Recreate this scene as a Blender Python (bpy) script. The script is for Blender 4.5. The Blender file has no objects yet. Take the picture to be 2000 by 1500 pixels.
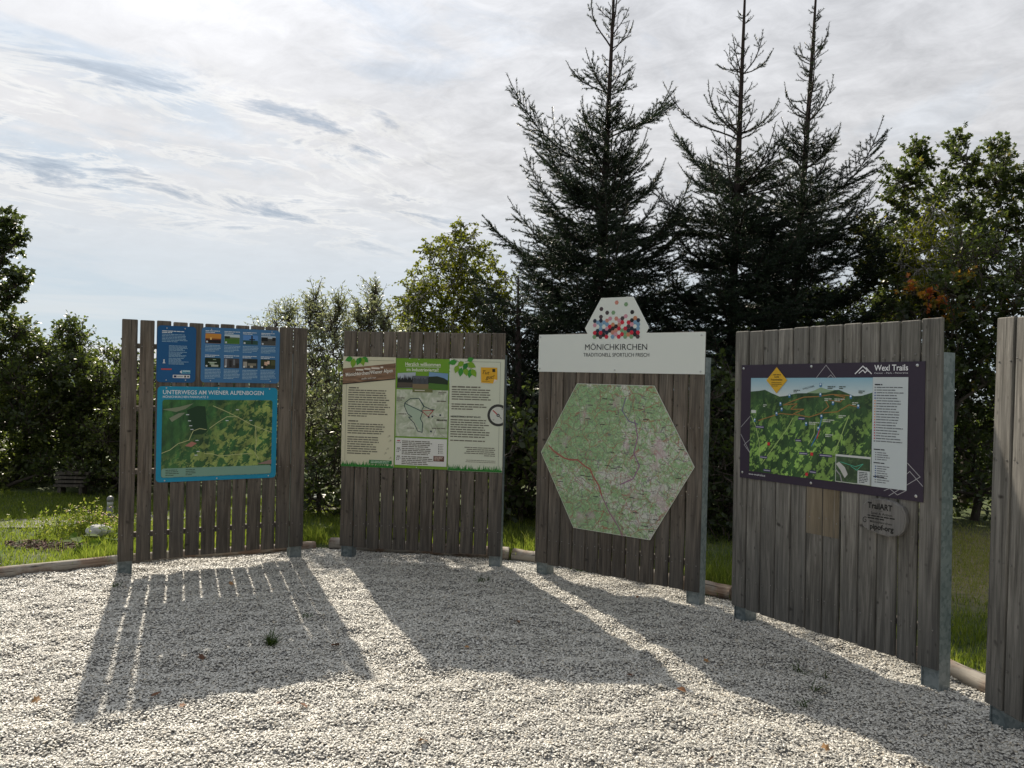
import bpy, math, random
import numpy as np
from mathutils import Vector, Matrix
R_ = math.radians
C = bpy.context.scene.collection
rng = np.random.default_rng(7)
random.seed(7)

# ------------------------------------------------------------------ camera
F_PX, PITCH, ROLL, HC = 1507.5, R_(0.498), R_(1.707), 1.636
cam_d = bpy.data.cameras.new('camera'); cam = bpy.data.objects.new('camera', cam_d); C.objects.link(cam)
cam_d.sensor_fit = 'HORIZONTAL'; cam_d.sensor_width = 36.0; cam_d.lens = F_PX/2000*36.0
cam_d.clip_start = 0.05; cam_d.clip_end = 20000
_f = Vector((0, math.cos(PITCH), -math.sin(PITCH))); _u0 = Vector((0, math.sin(PITCH), math.cos(PITCH))); _r0 = Vector((1, 0, 0))
_r = _r0*math.cos(ROLL) + _u0*math.sin(ROLL); _u = _u0*math.cos(ROLL) - _r0*math.sin(ROLL)
M = Matrix((( _r.x, _u.x, -_f.x, 0), (_r.y, _u.y, -_f.y, 0), (_r.z, _u.z, -_f.z, HC), (0, 0, 0, 1)))
cam.matrix_world = M
bpy.context.scene.camera = cam
def ray(x, y):
    d = _f + _r*((x-1000)/F_PX) - _u*((y-750)/F_PX); return d
def at(x, y, Y):
    d = ray(x, y); return Vector((0, 0, HC)) + d*(Y/d.y)

# ------------------------------------------------------------------ sun and sky
SUN_AZ, SUN_EL = R_(-23.3), R_(36.0)
sdir = Vector((math.sin(SUN_AZ)*math.cos(SUN_EL), math.cos(SUN_AZ)*math.cos(SUN_EL), math.sin(SUN_EL)))
sl = bpy.data.lights.new('sun', 'SUN'); sl.energy = 5.0; sl.angle = R_(0.6); sl.color = (1.0, 0.90, 0.75)
so = bpy.data.objects.new('sun', sl); C.objects.link(so); so.rotation_euler = sdir.to_track_quat('Z', 'Y').to_euler(); so.location = (0, 0, 30)

def s2l(c):
    c = c/255.0
    return c/12.92 if c <= 0.04045 else ((c+0.055)/1.055)**2.4
def rgb(r, g, b, a=1.0): return (s2l(r), s2l(g), s2l(b), a)

class NT:
    def __init__(s, tree): s.t = tree; s.n = tree.nodes; s.l = tree.links; s.n.clear()
    def new(s, typ, **kw):
        n = s.n.new(typ)
        for k, v in kw.items(): setattr(n, k, v)
        return n
    def link(s, a, b): s.l.new(a, b)
    def val(s, sock, v):
        if hasattr(v, 'is_linked') or isinstance(v, bpy.types.NodeSocket): s.l.new(v, sock)
        else: sock.default_value = v
    def math(s, op, a, b=0.0, c=None, clamp=False):
        n = s.n.new('ShaderNodeMath'); n.operation = op; n.use_clamp = clamp
        s.val(n.inputs[0], a); s.val(n.inputs[1], b)
        if c is not None: s.val(n.inputs[2], c)
        return n.outputs[0]
    def mix(s, f, a, b, blend='MIX'):
        n = s.n.new('ShaderNodeMix'); n.data_type = 'RGBA'; n.blend_type = blend; n.clamp_factor = True
        s.val(n.inputs[0], f); s.val(n.inputs[6], a); s.val(n.inputs[7], b); return n.outputs[2]
    def noise(s, vec, scale, detail=3, rough=0.5, dist=0.0, out='Fac'):
        n = s.n.new('ShaderNodeTexNoise'); n.inputs['Scale'].default_value = scale; n.inputs['Detail'].default_value = detail
        n.inputs['Roughness'].default_value = rough; n.inputs['Distortion'].default_value = dist
        if vec is not None: s.l.new(vec, n.inputs['Vector'])
        return n.outputs[out]
    def ramp(s, f, stops, interp='LINEAR'):
        n = s.n.new('ShaderNodeValToRGB'); cr = n.color_ramp; cr.interpolation = interp
        while len(cr.elements) > 1: cr.elements.remove(cr.elements[-1])
        for i, (p, c) in enumerate(stops):
            e = cr.elements[0] if i == 0 else cr.elements.new(p)
            e.position = p; e.color = c if len(c) == 4 else (*c, 1)
        s.val(n.inputs[0], f); return n.outputs[0]
    def rng(s, v, a, b, c=0.0, d=1.0, smooth=False):
        n = s.n.new('ShaderNodeMapRange'); n.clamp = True
        if smooth: n.interpolation_type = 'SMOOTHSTEP'
        s.val(n.inputs[0], v)
        for i, x in enumerate((a, b, c, d)): n.inputs[i+1].default_value = x
        return n.outputs[0]
    def turn(s, vec, ang, scale=(1,1,1), loc=(0,0,0)):
        return s.mapping(s.mapping(vec, rot=(0, 0, ang)), loc, (0, 0, 0), scale)
    def mapping(s, vec, loc=(0,0,0), rot=(0,0,0), scale=(1,1,1)):
        n = s.n.new('ShaderNodeMapping'); n.inputs[1].default_value = loc; n.inputs[2].default_value = rot; n.inputs[3].default_value = scale
        s.l.new(vec, n.inputs[0]); return n.outputs[0]
    def obj(s): return s.n.new('ShaderNodeTexCoord').outputs['Object']

world = bpy.data.worlds.new('World'); bpy.context.scene.world = world; world.use_nodes = True
def build_world():
    T = NT(world.node_tree)
    out = T.new('ShaderNodeOutputWorld'); bg = T.new('ShaderNodeBackground'); bg.inputs[1].default_value = 0.1
    T.link(bg.outputs[0], out.inputs[0])
    sky = T.new('ShaderNodeTexSky'); sky.sky_type = 'NISHITA'; sky.sun_disc = False
    sky.sun_elevation = SUN_EL; sky.sun_rotation = SUN_AZ; sky.altitude = 900
    g = T.new('ShaderNodeTexCoord').outputs['Generated']
    sep = T.new('ShaderNodeSeparateXYZ'); T.link(g, sep.inputs[0]); x, y, z = sep.outputs
    zc = T.math('MAXIMUM', z, 0.0)
    den = T.math('ADD', zc, 0.16)
    u = T.math('DIVIDE', x, den); v = T.math('DIVIDE', y, den)
    cmb = T.new('ShaderNodeCombineXYZ'); T.link(u, cmb.inputs[0]); T.link(v, cmb.inputs[1]); P = cmb.outputs[0]
    # veil: large soft folds
    n1 = T.noise(T.turn(P, -0.6, (0.8, 1.1, 1), (3.1, 1.7, 0)), 0.9, 7, 0.55, 0.9)
    n1b = T.noise(T.turn(P, -0.75, (0.75, 1.4, 1), (9.3, 4.2, 0)), 2.4, 8, 0.66, 0.5)
    veil = T.math('ADD', T.math('MULTIPLY', n1, 0.62), T.math('MULTIPLY', n1b, 0.38))
    thick = T.rng(veil, 0.36, 0.56, 0, 1, True)
    blue = T.ramp(zc, [(0.0, rgb(184, 201, 214)), (0.05, rgb(180, 197, 210)), (0.12, rgb(186, 198, 208)), (0.3, rgb(180, 196, 211)), (0.6, rgb(130, 165, 205)), (1.0, rgb(110, 150, 200))])
    white = T.ramp(zc, [(0.0, rgb(196, 206, 214)), (0.1, rgb(203, 208, 213)), (0.25, rgb(212, 211, 211)), (0.45, rgb(215, 216, 219)), (1.0, rgb(200, 205, 212))])
    # left side stays bluer, the middle and right are closed in by the veil
    side = T.rng(u, -1.8, 0.3, 0.15, 0.8)
    low = T.rng(zc, 0.05, 0.18, 0.35, 1.0)
    thick2 = T.math('MULTIPLY', T.math('ADD', thick, side, clamp=True), low)
    col = T.mix(thick2, blue, white)
    # band structure near the horizon
    band = T.noise(T.mapping(g, (0, 0, 0), (0, 0.0, 0), (1.2, 1.2, 16)), 2.2, 5, 0.55, 0.4)
    bandm = T.math('MULTIPLY', T.rng(band, 0.45, 0.62, 0, 1, True), T.rng(zc, 0.02, 0.22, 0.75, 0.0))
    col = T.mix(bandm, col, rgb(206, 210, 214))
    # fine altocumulus ripple (right and top)
    r1 = T.noise(T.turn(P, 0.5, (0.9, 1.25, 1)), 8.0, 7, 0.68, 0.5)
    r2 = T.noise(T.turn(P, -0.5, (0.7, 1.4, 1), (4, 2, 0)), 3.0, 6, 0.6, 0.4)
    rr = T.math('ADD', T.math('MULTIPLY', r1, 0.5), T.math('MULTIPLY', r2, 0.5))
    rip = T.math('MULTIPLY', T.rng(rr, 0.36, 0.64, -1, 1), T.math('MULTIPLY', T.rng(u, -0.9, 0.1, 0.4, 1.0), T.rng(zc, 0.08, 0.25, 0.15, 1.0)))
    gain = T.math('ADD', 1.0, T.math('MULTIPLY', rip, 0.2))
    # small grey cloudlets drawn out in streaks, with bright rims
    dn = T.noise(T.turn(P, -0.62, (0.95, 1.9, 1), (2.55, 0.45, 0)), 2.3, 8, 0.66, 0.5)
    zone = T.math('MULTIPLY', T.rng(zc, 0.13, 0.19, 0, 1, True), T.math('MULTIPLY', T.rng(zc, 0.30, 0.36, 1, 0, True), T.rng(u, -0.35, -0.1, 1.0, 0.0)))
    dark = T.math('MULTIPLY', T.rng(dn, 0.54, 0.68, 0, 1, True), zone)
    rim = T.math('MULTIPLY', T.math('SUBTRACT', T.rng(dn, 0.49, 0.54, 0, 1, True), T.rng(dn, 0.54, 0.60, 0, 1, True)), zone)
    col = T.mix(T.math('MULTIPLY', rim, 0.7), col, rgb(226, 225, 222))
    col = T.mix(T.math('MULTIPLY', dark, 0.85), col, rgb(152, 164, 178))
    # brightness: veil glows round the sun, weaker on the far side
    dt = T.new('ShaderNodeVectorMath', operation='DOT_PRODUCT'); T.link(g, dt.inputs[0]); dt.inputs[1].default_value = sdir
    ca = dt.outputs['Value']
    glow = T.math('MULTIPLY', T.math('POWER', T.math('MAXIMUM', ca, 0.0), 9.0), 0.2)
    glow2 = T.math('MULTIPLY', T.math('POWER', T.math('MAXIMUM', ca, 0.0), 60.0), 0.8)
    back = T.rng(ca, -0.7, 0.75, SKY_BACK, 1.0)
    tot = T.math('MULTIPLY', T.math('ADD', T.math('ADD', back, glow), glow2), gain)
    tot = T.math('MULTIPLY', tot, 9.0*SKY_GAIN)
    vm = T.new('ShaderNodeVectorMath', operation='SCALE'); T.link(col, vm.inputs[0]); T.link(tot, vm.inputs['Scale'])
    fin = T.mix(0.06, vm.outputs[0], sky.outputs[0])
    # below the horizon: dull green land
    fin = T.mix(T.rng(z, -0.02, 0.0, 1, 0), fin, (0.6, 0.8, 0.7, 1))
    T.link(fin, bg.inputs[0])
SKY_BACK, SKY_GAIN = 0.46, 0.92
build_world()
vs = bpy.context.scene.view_settings
vs.view_transform = 'Standard'; vs.look = 'None'; vs.exposure = 0.4; vs.gamma = 1.0
cy = bpy.context.scene.cycles
cy.max_bounces = 6; cy.transparent_max_bounces = 6; cy.diffuse_bounces = 3; cy.glossy_bounces = 2; cy.transmission_bounces = 3
cy.use_denoising = True
try: cy.denoiser = 'OPENIMAGEDENOISE'
except Exception: pass

# ------------------------------------------------------------------ helpers
def put(name, mesh, parent=None):
    o = bpy.data.objects.new(name, mesh); C.objects.link(o)
    if parent: o.parent = parent
    return o
def tag(o, label=None, cat=None, group=None, kind=None):
    if label: o['label'] = label
    if cat: o['category'] = cat
    if group: o['group'] = group
    if kind: o['kind'] = kind
    return o
def empty(name, loc, rot=(0, 0, 0)):
    o = bpy.data.objects.new(name, None); C.objects.link(o); o.location = loc; o.rotation_euler = rot; o.empty_display_size = 0.1
    return o
def np_mesh(name, V, F, mats=(), mi=None, attrs=None, smooth=False):
    """F: list of (m,k) int arrays"""
    me = bpy.data.meshes.new(name)
    V = np.asarray(V, dtype=np.float32)
    F = [np.asarray(f, dtype=np.int32) for f in (F if isinstance(F, list) else [F]) if len(f)]
    me.vertices.add(len(V)); me.vertices.foreach_set('co', V.ravel())
    nl = sum(f.size for f in F); npoly = sum(len(f) for f in F)
    me.loops.add(nl); me.polygons.add(npoly)
    me.loops.foreach_set('vertex_index', np.concatenate([f.ravel() for f in F]))
    tot = np.concatenate([np.full(len(f), f.shape[1], dtype=np.int32) for f in F])
    st = np.concatenate([[0], np.cumsum(tot)[:-1]]).astype(np.int32)
    me.polygons.foreach_set('loop_start', st)
    for m in mats: me.materials.append(m)
    if mi is not None: me.polygons.foreach_set('material_index', np.asarray(mi, dtype=np.int32))
    me.update(calc_edges=True)
    if smooth: me.polygons.foreach_set('use_smooth', np.ones(npoly, dtype=bool))
    if attrs:
        for k, a in attrs.items():
            at_ = me.attributes.new(k, 'FLOAT', 'POINT'); at_.data.foreach_set('value', np.asarray(a, dtype=np.float32))
    return me
class MB:
    def __init__(s): s.v = []; s.f = []; s.m = []; s.mats = []
    def mat(s, m):
        if m not in s.mats: s.mats.append(m)
        return s.mats.index(m)
    def add(s, V, F, m):
        b = len(s.v); s.v += [tuple(p) for p in V]; k = s.mat(m)
        for f in F: s.f.append(tuple(i+b for i in f)); s.m.append(k)
    def box(s, x0, x1, y0, y1, z0, z1, m, ch=0.0):
        if ch <= 0:
            V = [(x, y, z) for x in (x0, x1) for y in (y0, y1) for z in (z0, z1)]
            s.add(V, [(0,1,3,2), (4,6,7,5), (0,4,5,1), (2,3,7,6), (0,2,6,4), (1,5,7,3)], m)
        else:
            c = ch; pts = [(x0+c, y0), (x1-c, y0), (x1, y0+c), (x1, y1-c), (x1-c, y1), (x0+c, y1), (x0, y1-c), (x0, y0+c)]
            V = [(x, y, z0) for x, y in pts]
            cx, cy_ = (x0+x1)/2, (y0+y1)/2
            V += [(x, y, z1-c) for x, y in pts]
            V += [(cx+(x-cx)*(1-2*c/(x1-x0)), cy_+(y-cy_)*(1-2*c/max(y1-y0, 1e-4)), z1) for x, y in pts]
            n = 8; F = [tuple(range(n-1, -1, -1)), tuple(range(2*n, 3*n))]
            for i in range(n):
                j = (i+1) % n; F.append((i, j, n+j, n+i)); F.append((n+i, n+j, 2*n+j, 2*n+i))
            s.add(V, F, m)
    def prism(s, poly, y0, y1, m):
        """poly in x,z (counter-clockwise seen from -y), front at y0"""
        n = len(poly); V = [(x, y0, z) for x, z in poly] + [(x, y1, z) for x, z in poly]
        F = [tuple(range(n)), tuple(range(2*n-1, n-1, -1))]
        for i in range(n):
            j = (i+1) % n; F.append((i, n+i, n+j, j))
        s.add(V, F, m)
    def lathe(s, c, prof, m, n=16, axis='z'):
        V = []; F = []
        for r, h in prof:
            for i in range(n):
                a = 2*math.pi*i/n; p = (r*math.cos(a), r*math.sin(a), h)
                if axis == 'y': p = (p[0], -p[2], p[1])
                V.append((c[0]+p[0], c[1]+p[1], c[2]+p[2]))
        for k in range(len(prof)-1):
            for i in range(n):
                j = (i+1) % n; F.append((k*n+i, k*n+j, (k+1)*n+j, (k+1)*n+i))
        F.append(tuple(range(n-1, -1, -1))); b = (len(prof)-1)*n; F.append(tuple(range(b, b+n)))
        s.add(V, F, m)
    def build(s, name, parent=None, smooth=False):
        me = bpy.data.meshes.new(name); me.from_pydata(s.v, [], s.f)
        for m in s.mats: me.materials.append(m)
        me.polygons.foreach_set('material_index', s.m)
        if smooth: me.polygons.foreach_set('use_smooth', [True]*len(s.f))
        me.update(); return put(name, me, parent)

_mc = {}
def principled(name, col, rough=0.6, metal=0.0, spec=0.5):
    if name in _mc: return _mc[name]
    m = bpy.data.materials.new(name); m.use_nodes = True; b = m.node_tree.nodes['Principled BSDF']
    b.inputs['Base Color'].default_value = col; b.inputs['Roughness'].default_value = rough; b.inputs['Metallic'].default_value = metal
    b.inputs['Specular IOR Level'].default_value = spec
    _mc[name] = m; return m
def nodemat(name):
    m = bpy.data.materials.new(name); m.use_nodes = True; T = NT(m.node_tree)
    out = T.new('ShaderNodeOutputMaterial'); b = T.new('ShaderNodeBsdfPrincipled'); T.link(b.outputs[0], out.inputs[0])
    return m, T, b, out
def bump(T, b, h, strength=0.3, dist=0.01):
    n = T.new('ShaderNodeBump'); n.inputs['Strength'].default_value = strength; n.inputs['Distance'].default_value = dist
    T.val(n.inputs['Height'], h); T.link(n.outputs[0], b.inputs['Normal'])
def ink(r, g, b, rough=0.45):
    """printed colour, albedo given as the sRGB value it would have in flat light"""
    return principled('print_%d_%d_%d' % (r, g, b), rgb(r, g, b), rough, 0, 0.35)

# value noise for meshes
_tab = rng.random((256, 256))
def vn(x, y, s, ox=0.0, oy=0.0):
    x = x/s+ox; y = y/s+oy; xi = np.floor(x).astype(int); yi = np.floor(y).astype(int); fx = x-xi; fy = y-yi
    fx = fx*fx*(3-2*fx); fy = fy*fy*(3-2*fy)
    a = _tab[xi % 256, yi % 256]; b = _tab[(xi+1) % 256, yi % 256]; c = _tab[xi % 256, (yi+1) % 256]; d = _tab[(xi+1) % 256, (yi+1) % 256]
    return (a*(1-fx)+b*fx)*(1-fy)+(c*(1-fx)+d*fx)*fy-0.5

# ------------------------------------------------------------------ materials
def wood_mat(name, c_dark, c_mid, c_light, knots=True):
    m, T, b, out = nodemat(name)
    o = T.obj(); geo = T.new('ShaderNodeNewGeometry'); ri = geo.outputs['Random Per Island']
    off = T.new('ShaderNodeCombineXYZ'); T.link(T.math('MULTIPLY', ri, 37.0), off.inputs[0]); T.link(T.math('MULTIPLY', ri, 91.0), off.inputs[2])
    va = T.new('ShaderNodeVectorMath', operation='ADD'); T.link(o, va.inputs[0]); T.link(off.outputs[0], va.inputs[1]); p = va.outputs[0]
    fine = T.noise(T.mapping(p, scale=(1, 1, 0.03)), 150, 5, 0.75, 0.2)
    mid = T.noise(T.mapping(p, scale=(1, 1, 0.06)), 28, 4, 0.55, 0.8)
    big = T.noise(T.mapping(p, scale=(1, 1, 0.4)), 3.5, 4, 0.55)
    f = T.math('ADD', T.math('MULTIPLY', fine, 0.45), T.math('MULTIPLY', mid, 0.55))
    col = T.ramp(f, [(0.36, c_dark), (0.5, c_mid), (0.63, c_light)])
    streak = T.noise(T.mapping(p, (5, 0, 3), scale=(1, 1, 0.02)), 95, 3, 0.6)
    col = T.mix(T.rng(streak, 0.6, 0.72, 0, 0.55), col, T.mix(0.5, c_light, (0.42, 0.41, 0.38, 1)))
    crack = T.noise(T.mapping(p, (1, 0, 8), scale=(1, 1, 0.012)), 60, 2, 0.5)
    col = T.mix(T.rng(crack, 0.66, 0.7, 0, 0.8), col, (0.015, 0.012, 0.01, 1))
    per = T.math('ADD', T.math('MULTIPLY', ri, 0.55), 0.76)
    col = T.mix(1.0, col, per, 'MULTIPLY')
    col = T.mix(T.rng(big, 0.35, 0.7, 0.0, 0.4), col, T.mix(0.5, c_light, (0.19, 0.2, 0.2, 1)))
    h = T.math('MULTIPLY', f, 1.0)
    if knots:
        vo = T.new('ShaderNodeTexVoronoi'); vo.inputs['Scale'].default_value = 7.0; vo.inputs['Randomness'].default_value = 1.0
        pw = T.new('ShaderNodeVectorMath', operation='ADD'); nz = T.noise(T.mapping(p, scale=(1, 1, 1)), 14, 2, 0.5, 0, 'Color')
        sc = T.new('ShaderNodeVectorMath', operation='SCALE'); T.link(nz, sc.inputs[0]); sc.inputs['Scale'].default_value = 0.05
        T.link(p, pw.inputs[0]); T.link(sc.outputs[0], pw.inputs[1])
        T.link(T.mapping(pw.outputs[0], scale=(1, 0.02, 1.5)), vo.inputs['Vector'])
        sel = T.math('LESS_THAN', T.new('ShaderNodeSeparateColor').outputs[0], 0.5)
        sc2 = T.new('ShaderNodeSeparateColor'); T.link(vo.outputs['Color'], sc2.inputs[0])
        pick = T.math('GREATER_THAN', sc2.outputs[0], 0.56)
        k = T.math('MULTIPLY', T.rng(vo.outputs['Distance'], 0.05, 0.17, 1, 0, True), pick)
        col = T.mix(T.math('MULTIPLY', k, 0.8), col, (0.018, 0.014, 0.011, 1))
        # small dark specks and short checks
        v2 = T.new('ShaderNodeTexVoronoi'); v2.inputs['Scale'].default_value = 26; T.link(T.mapping(p, scale=(1, 0.02, 0.5)), v2.inputs['Vector'])
        s3 = T.new('ShaderNodeSeparateColor'); T.link(v2.outputs['Color'], s3.inputs[0])
        k2 = T.math('MULTIPLY', T.rng(v2.outputs['Distance'], 0.06, 0.2, 1, 0), T.math('GREATER_THAN', s3.outputs[1], 0.76))
        col = T.mix(T.math('MULTIPLY', k2, 0.6), col, (0.03, 0.025, 0.02, 1))
    # darker and greyer towards the foot of the boards
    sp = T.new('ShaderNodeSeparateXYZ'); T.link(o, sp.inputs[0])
    foot_z = T.math('ADD', sp.outputs[2], T.math('MULTIPLY', mid, 0.25))
    col = T.mix(T.rng(foot_z, 0.2, 1.0, 0.5, 0.0), col, (0.03, 0.032, 0.032, 1))
    T.link(col, b.inputs['Base Color']); b.inputs['Roughness'].default_value = 0.82; b.inputs['Specular IOR Level'].default_value = 0.3
    bump(T, b, h, 0.35, 0.004)
    return m
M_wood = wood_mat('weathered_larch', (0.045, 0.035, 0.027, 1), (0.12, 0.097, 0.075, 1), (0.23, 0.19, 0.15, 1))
M_wood_grey = wood_mat('pale_grey_larch', (0.055, 0.05, 0.043, 1), (0.145, 0.135, 0.118, 1), (0.29, 0.27, 0.24, 1))  # paler, greyer plank colour for the two rightmost boards
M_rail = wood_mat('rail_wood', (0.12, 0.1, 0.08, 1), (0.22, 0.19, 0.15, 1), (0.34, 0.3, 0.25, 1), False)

def log_mat():
    m, T, b, out = nodemat('round_timber')
    o = T.obj(); f = T.noise(T.mapping(o, scale=(0.06, 1, 1)), 40, 5, 0.6, 0.6); g = T.noise(o, 5, 4, 0.6)
    col = T.ramp(f, [(0.3, (0.10, 0.065, 0.045, 1)), (0.55, (0.27, 0.19, 0.14, 1)), (0.75, (0.42, 0.34, 0.27, 1))])
    col = T.mix(T.rng(g, 0.42, 0.58, 0, 0.85), col, (0.33, 0.31, 0.27, 1))
    ck = T.noise(T.mapping(o, scale=(0.05, 1, 1)), 70, 3, 0.6, 0.3)
    col = T.mix(T.rng(ck, 0.6, 0.66, 0, 0.85), col, (0.03, 0.022, 0.018, 1))
    T.link(col, b.inputs['Base Color']); b.inputs['Roughness'].default_value = 0.85; bump(T, b, f, 0.5, 0.006); return m
M_log = log_mat()
def steel_mat():
    m, T, b, out = nodemat('galvanised_steel')
    o = T.obj(); vo = T.new('ShaderNodeTexVoronoi'); vo.inputs['Scale'].default_value = 45; T.link(o, vo.inputs['Vector'])
    n = T.noise(o, 6, 4, 0.6); sc = T.new('ShaderNodeSeparateColor'); T.link(vo.outputs['Color'], sc.inputs[0])
    f = T.math('ADD', T.math('MULTIPLY', sc.outputs[0], 0.3), T.math('MULTIPLY', n, 0.7))
    T.link(T.ramp(f, [(0.3, (0.11, 0.145, 0.155, 1)), (0.65, (0.25, 0.285, 0.29, 1))]), b.inputs['Base Color'])
    b.inputs['Metallic'].default_value = 0.35; b.inputs['Roughness'].default_value = 0.5; return m
M_steel = steel_mat()
M_screw = principled('screw_steel', (0.55, 0.55, 0.55, 1), 0.3, 1.0)
M_screw_dull = principled('plank_screw', (0.22, 0.21, 0.2, 1), 0.4, 0.8)

def leaf_mat(name, stops, trans=0.35, tcol=(0.25, 0.4, 0.05, 1), gloss=0.4, spec=0.5):
    m, T, b, out = nodemat(name)
    a = T.new('ShaderNodeAttribute'); a.attribute_name = 'tint'
    col = T.ramp(a.outputs['Fac'], stops)
    T.link(col, b.inputs['Base Color']); b.inputs['Roughness'].default_value = gloss; b.inputs['Specular IOR Level'].default_value = spec
    tr = T.new('ShaderNodeBsdfTranslucent'); T.link(T.mix(0.5, T.mix(1.0, col, (3.2, 3.2, 2.0, 1), 'MULTIPLY'), tcol), tr.inputs[0])
    mx = T.new('ShaderNodeMixShader'); mx.inputs[0].default_value = trans
    T.link(b.outputs[0], mx.inputs[1]); T.link(tr.outputs[0], mx.inputs[2]); T.link(mx.outputs[0], out.inputs[0]); return m
G = lambda r, g, b: (r, g, b, 1)
M_maple = leaf_mat('maple_leaf', [(0, G(.02, .032, .014)), (.45, G(.045, .064, .022)), (.8, G(.12, .14, .055)), (.88, G(.36, .26, .03)), (.95, G(.6, .26, .03)), (1, G(.5, .12, .06))], 0.3, (.2, .26, .05, 1), gloss=0.42, spec=.45)
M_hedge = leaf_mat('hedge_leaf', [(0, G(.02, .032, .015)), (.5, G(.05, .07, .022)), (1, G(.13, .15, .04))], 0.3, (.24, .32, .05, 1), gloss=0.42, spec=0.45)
M_willow = leaf_mat('willow_leaf', [(0, G(.08, .09, .055)), (.6, G(.16, .18, .11)), (1, G(.27, .28, .19))], 0.35, (0.34, 0.38, 0.2, 1), 0.4, 0.6)
M_birch = leaf_mat('birch_leaf', [(0, G(.03, .045, .01)), (.6, G(.085, .105, .012)), (.93, G(.16, .16, .02)), (1, G(.4, .22, .03))], 0.42, (0.28, 0.3, 0.02, 1), 0.6, .12)
M_needle = leaf_mat('spruce_needle', [(0, G(.008, .016, .011)), (.6, G(.018, .034, .019)), (1, G(.045, .075, .03))], 0.12, (0.06, 0.12, 0.03, 1), 0.45, 0.35)
M_grass = leaf_mat('grass_blade', [(0, G(.04, .06, .012)), (.5, G(.09, .13, .02)), (.85, G(.16, .19, .035)), (1, G(.3, .27, .12))], 0.4, (0.34, 0.44, 0.06, 1), 0.5, 0.3)
M_weed = leaf_mat('weed_blade', [(0, G(.02, .035, .012)), (1, G(.05, .08, .02))], 0.2)
def bark_mat(name, a, c):
    m, T, b, out = nodemat(name); o = T.obj(); f = T.noise(T.mapping(o, scale=(1, 1, .25)), 30, 4, .6, .5)
    T.link(T.ramp(f, [(.3, a), (.7, c)]), b.inputs['Base Color']); b.inputs['Roughness'].default_value = .9; bump(T, b, f, .6, .01); return m
M_bark = bark_mat('dark_bark', G(.03, .024, .02), G(.1, .08, .065))
M_bark_sp = bark_mat('spruce_bark', G(.022, .015, .014), G(.06, .04, .038))
M_bark_bi = bark_mat('birch_bark', G(.08, .07, .065), G(.55, .53, .5))

# ------------------------------------------------------------------ ground
POLY = [(-8, -6), (-8, 2.6), (-5.4, 4.55), (-3.77, 5.87), (-3.12, 6.38), (-2.4, 6.85), (-1.65, 7.17), (-.7, 7.07), (.25, 6.86), (1.0, 6.42), (1.74, 5.75), (2.28, 5.0), (2.66, 4.3), (2.92, 3.3), (3.02, 2.3), (3.0, 0), (2.6, -6)]
def inside(x, y, poly=POLY):
    r = np.zeros(np.shape(x), bool); n = len(poly); j = n-1
    for i in range(n):
        xi, yi = poly[i]; xj, yj = poly[j]
        c = ((yi > y) != (yj > y)) & (x < (xj-xi)*(y-yi)/(yj-yi+1e-12)+xi); r ^= c; j = i
    return r
def gravel_h(x, y):
    h = 0.022*vn(x, y, .6, 3, 7)+0.034*vn(x+.3*vn(x, y, .7), y*1.3, .26, 11, 5)+0.024*vn(x, y*1.3, .105, 2, 9)+0.008*vn(x, y, .05)
    far = np.clip((y-5.6)/1.2, 0, 1)
    return h*(1-.45*far)
def lawn_h(x, y):
    d = np.hypot(x, y)
    h = 0.02+0.05*vn(x, y, 1.3, 5, 5)+0.02*vn(x, y, .35)
    h = h-np.clip(d-15, 0, None)**1.1*0.09
    return np.maximum(h, -260.0)+np.where(d > 400, 6*vn(x, y, 300), 0)
def ground_mat():
    m, T, b, out = nodemat('meadow_soil'); o = T.obj(); a = T.noise(o, 1.2, 5, .6); c = T.noise(o, 14, 5, .65)
    col = T.ramp(T.math('ADD', T.math('MULTIPLY', a, .5), T.math('MULTIPLY', c, .5)), [(.35, G(.03, .045, .012)), (.5, G(.06, .09, .02)), (.62, G(.11, .12, .04)), (.72, G(.2, .17, .09))])
    # dry straw-coloured patch of ground at the right, beyond the boards
    v = T.new('ShaderNodeVectorMath', operation='DISTANCE'); T.link(o, v.inputs[0]); v.inputs[1].default_value = (4.6, 7.2, 0)
    dry = T.math('MULTIPLY', T.rng(v.outputs['Value'], 1.0, 2.6, 1, 0, True), T.rng(c, .35, .6, .3, 1))
    col = T.mix(T.math('MULTIPLY', dry, .85), col, G(.3, .24, .14))
    T.link(col, b.inputs['Base Color']); b.inputs['Roughness'].default_value = .95; bump(T, b, c, .8, .03); return m
def gravel_mat():
    m, T, b, out = nodemat('gravel_bed'); o = T.obj()
    vo = T.new('ShaderNodeTexVoronoi'); vo.inputs['Scale'].default_value = 85; T.link(o, vo.inputs['Vector'])
    sc = T.new('ShaderNodeSeparateColor'); T.link(vo.outputs['Color'], sc.inputs[0])
    col = T.ramp(sc.outputs[0], [(0, G(.30, .29, .27)), (.5, G(.44, .43, .40)), (1, G(.56, .55, .52))])
    col = T.mix(T.rng(vo.outputs['Distance'], .25, .6, 0, .8), col, G(.07, .065, .06))
    T.link(col, b.inputs['Base Color']); b.inputs['Roughness'].default_value = .9
    bump(T, b, T.math('SUBTRACT', 1.0, vo.outputs['Distance']), .9, .008); return m
M_ground = ground_mat(); M_gbed = gravel_mat()
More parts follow.
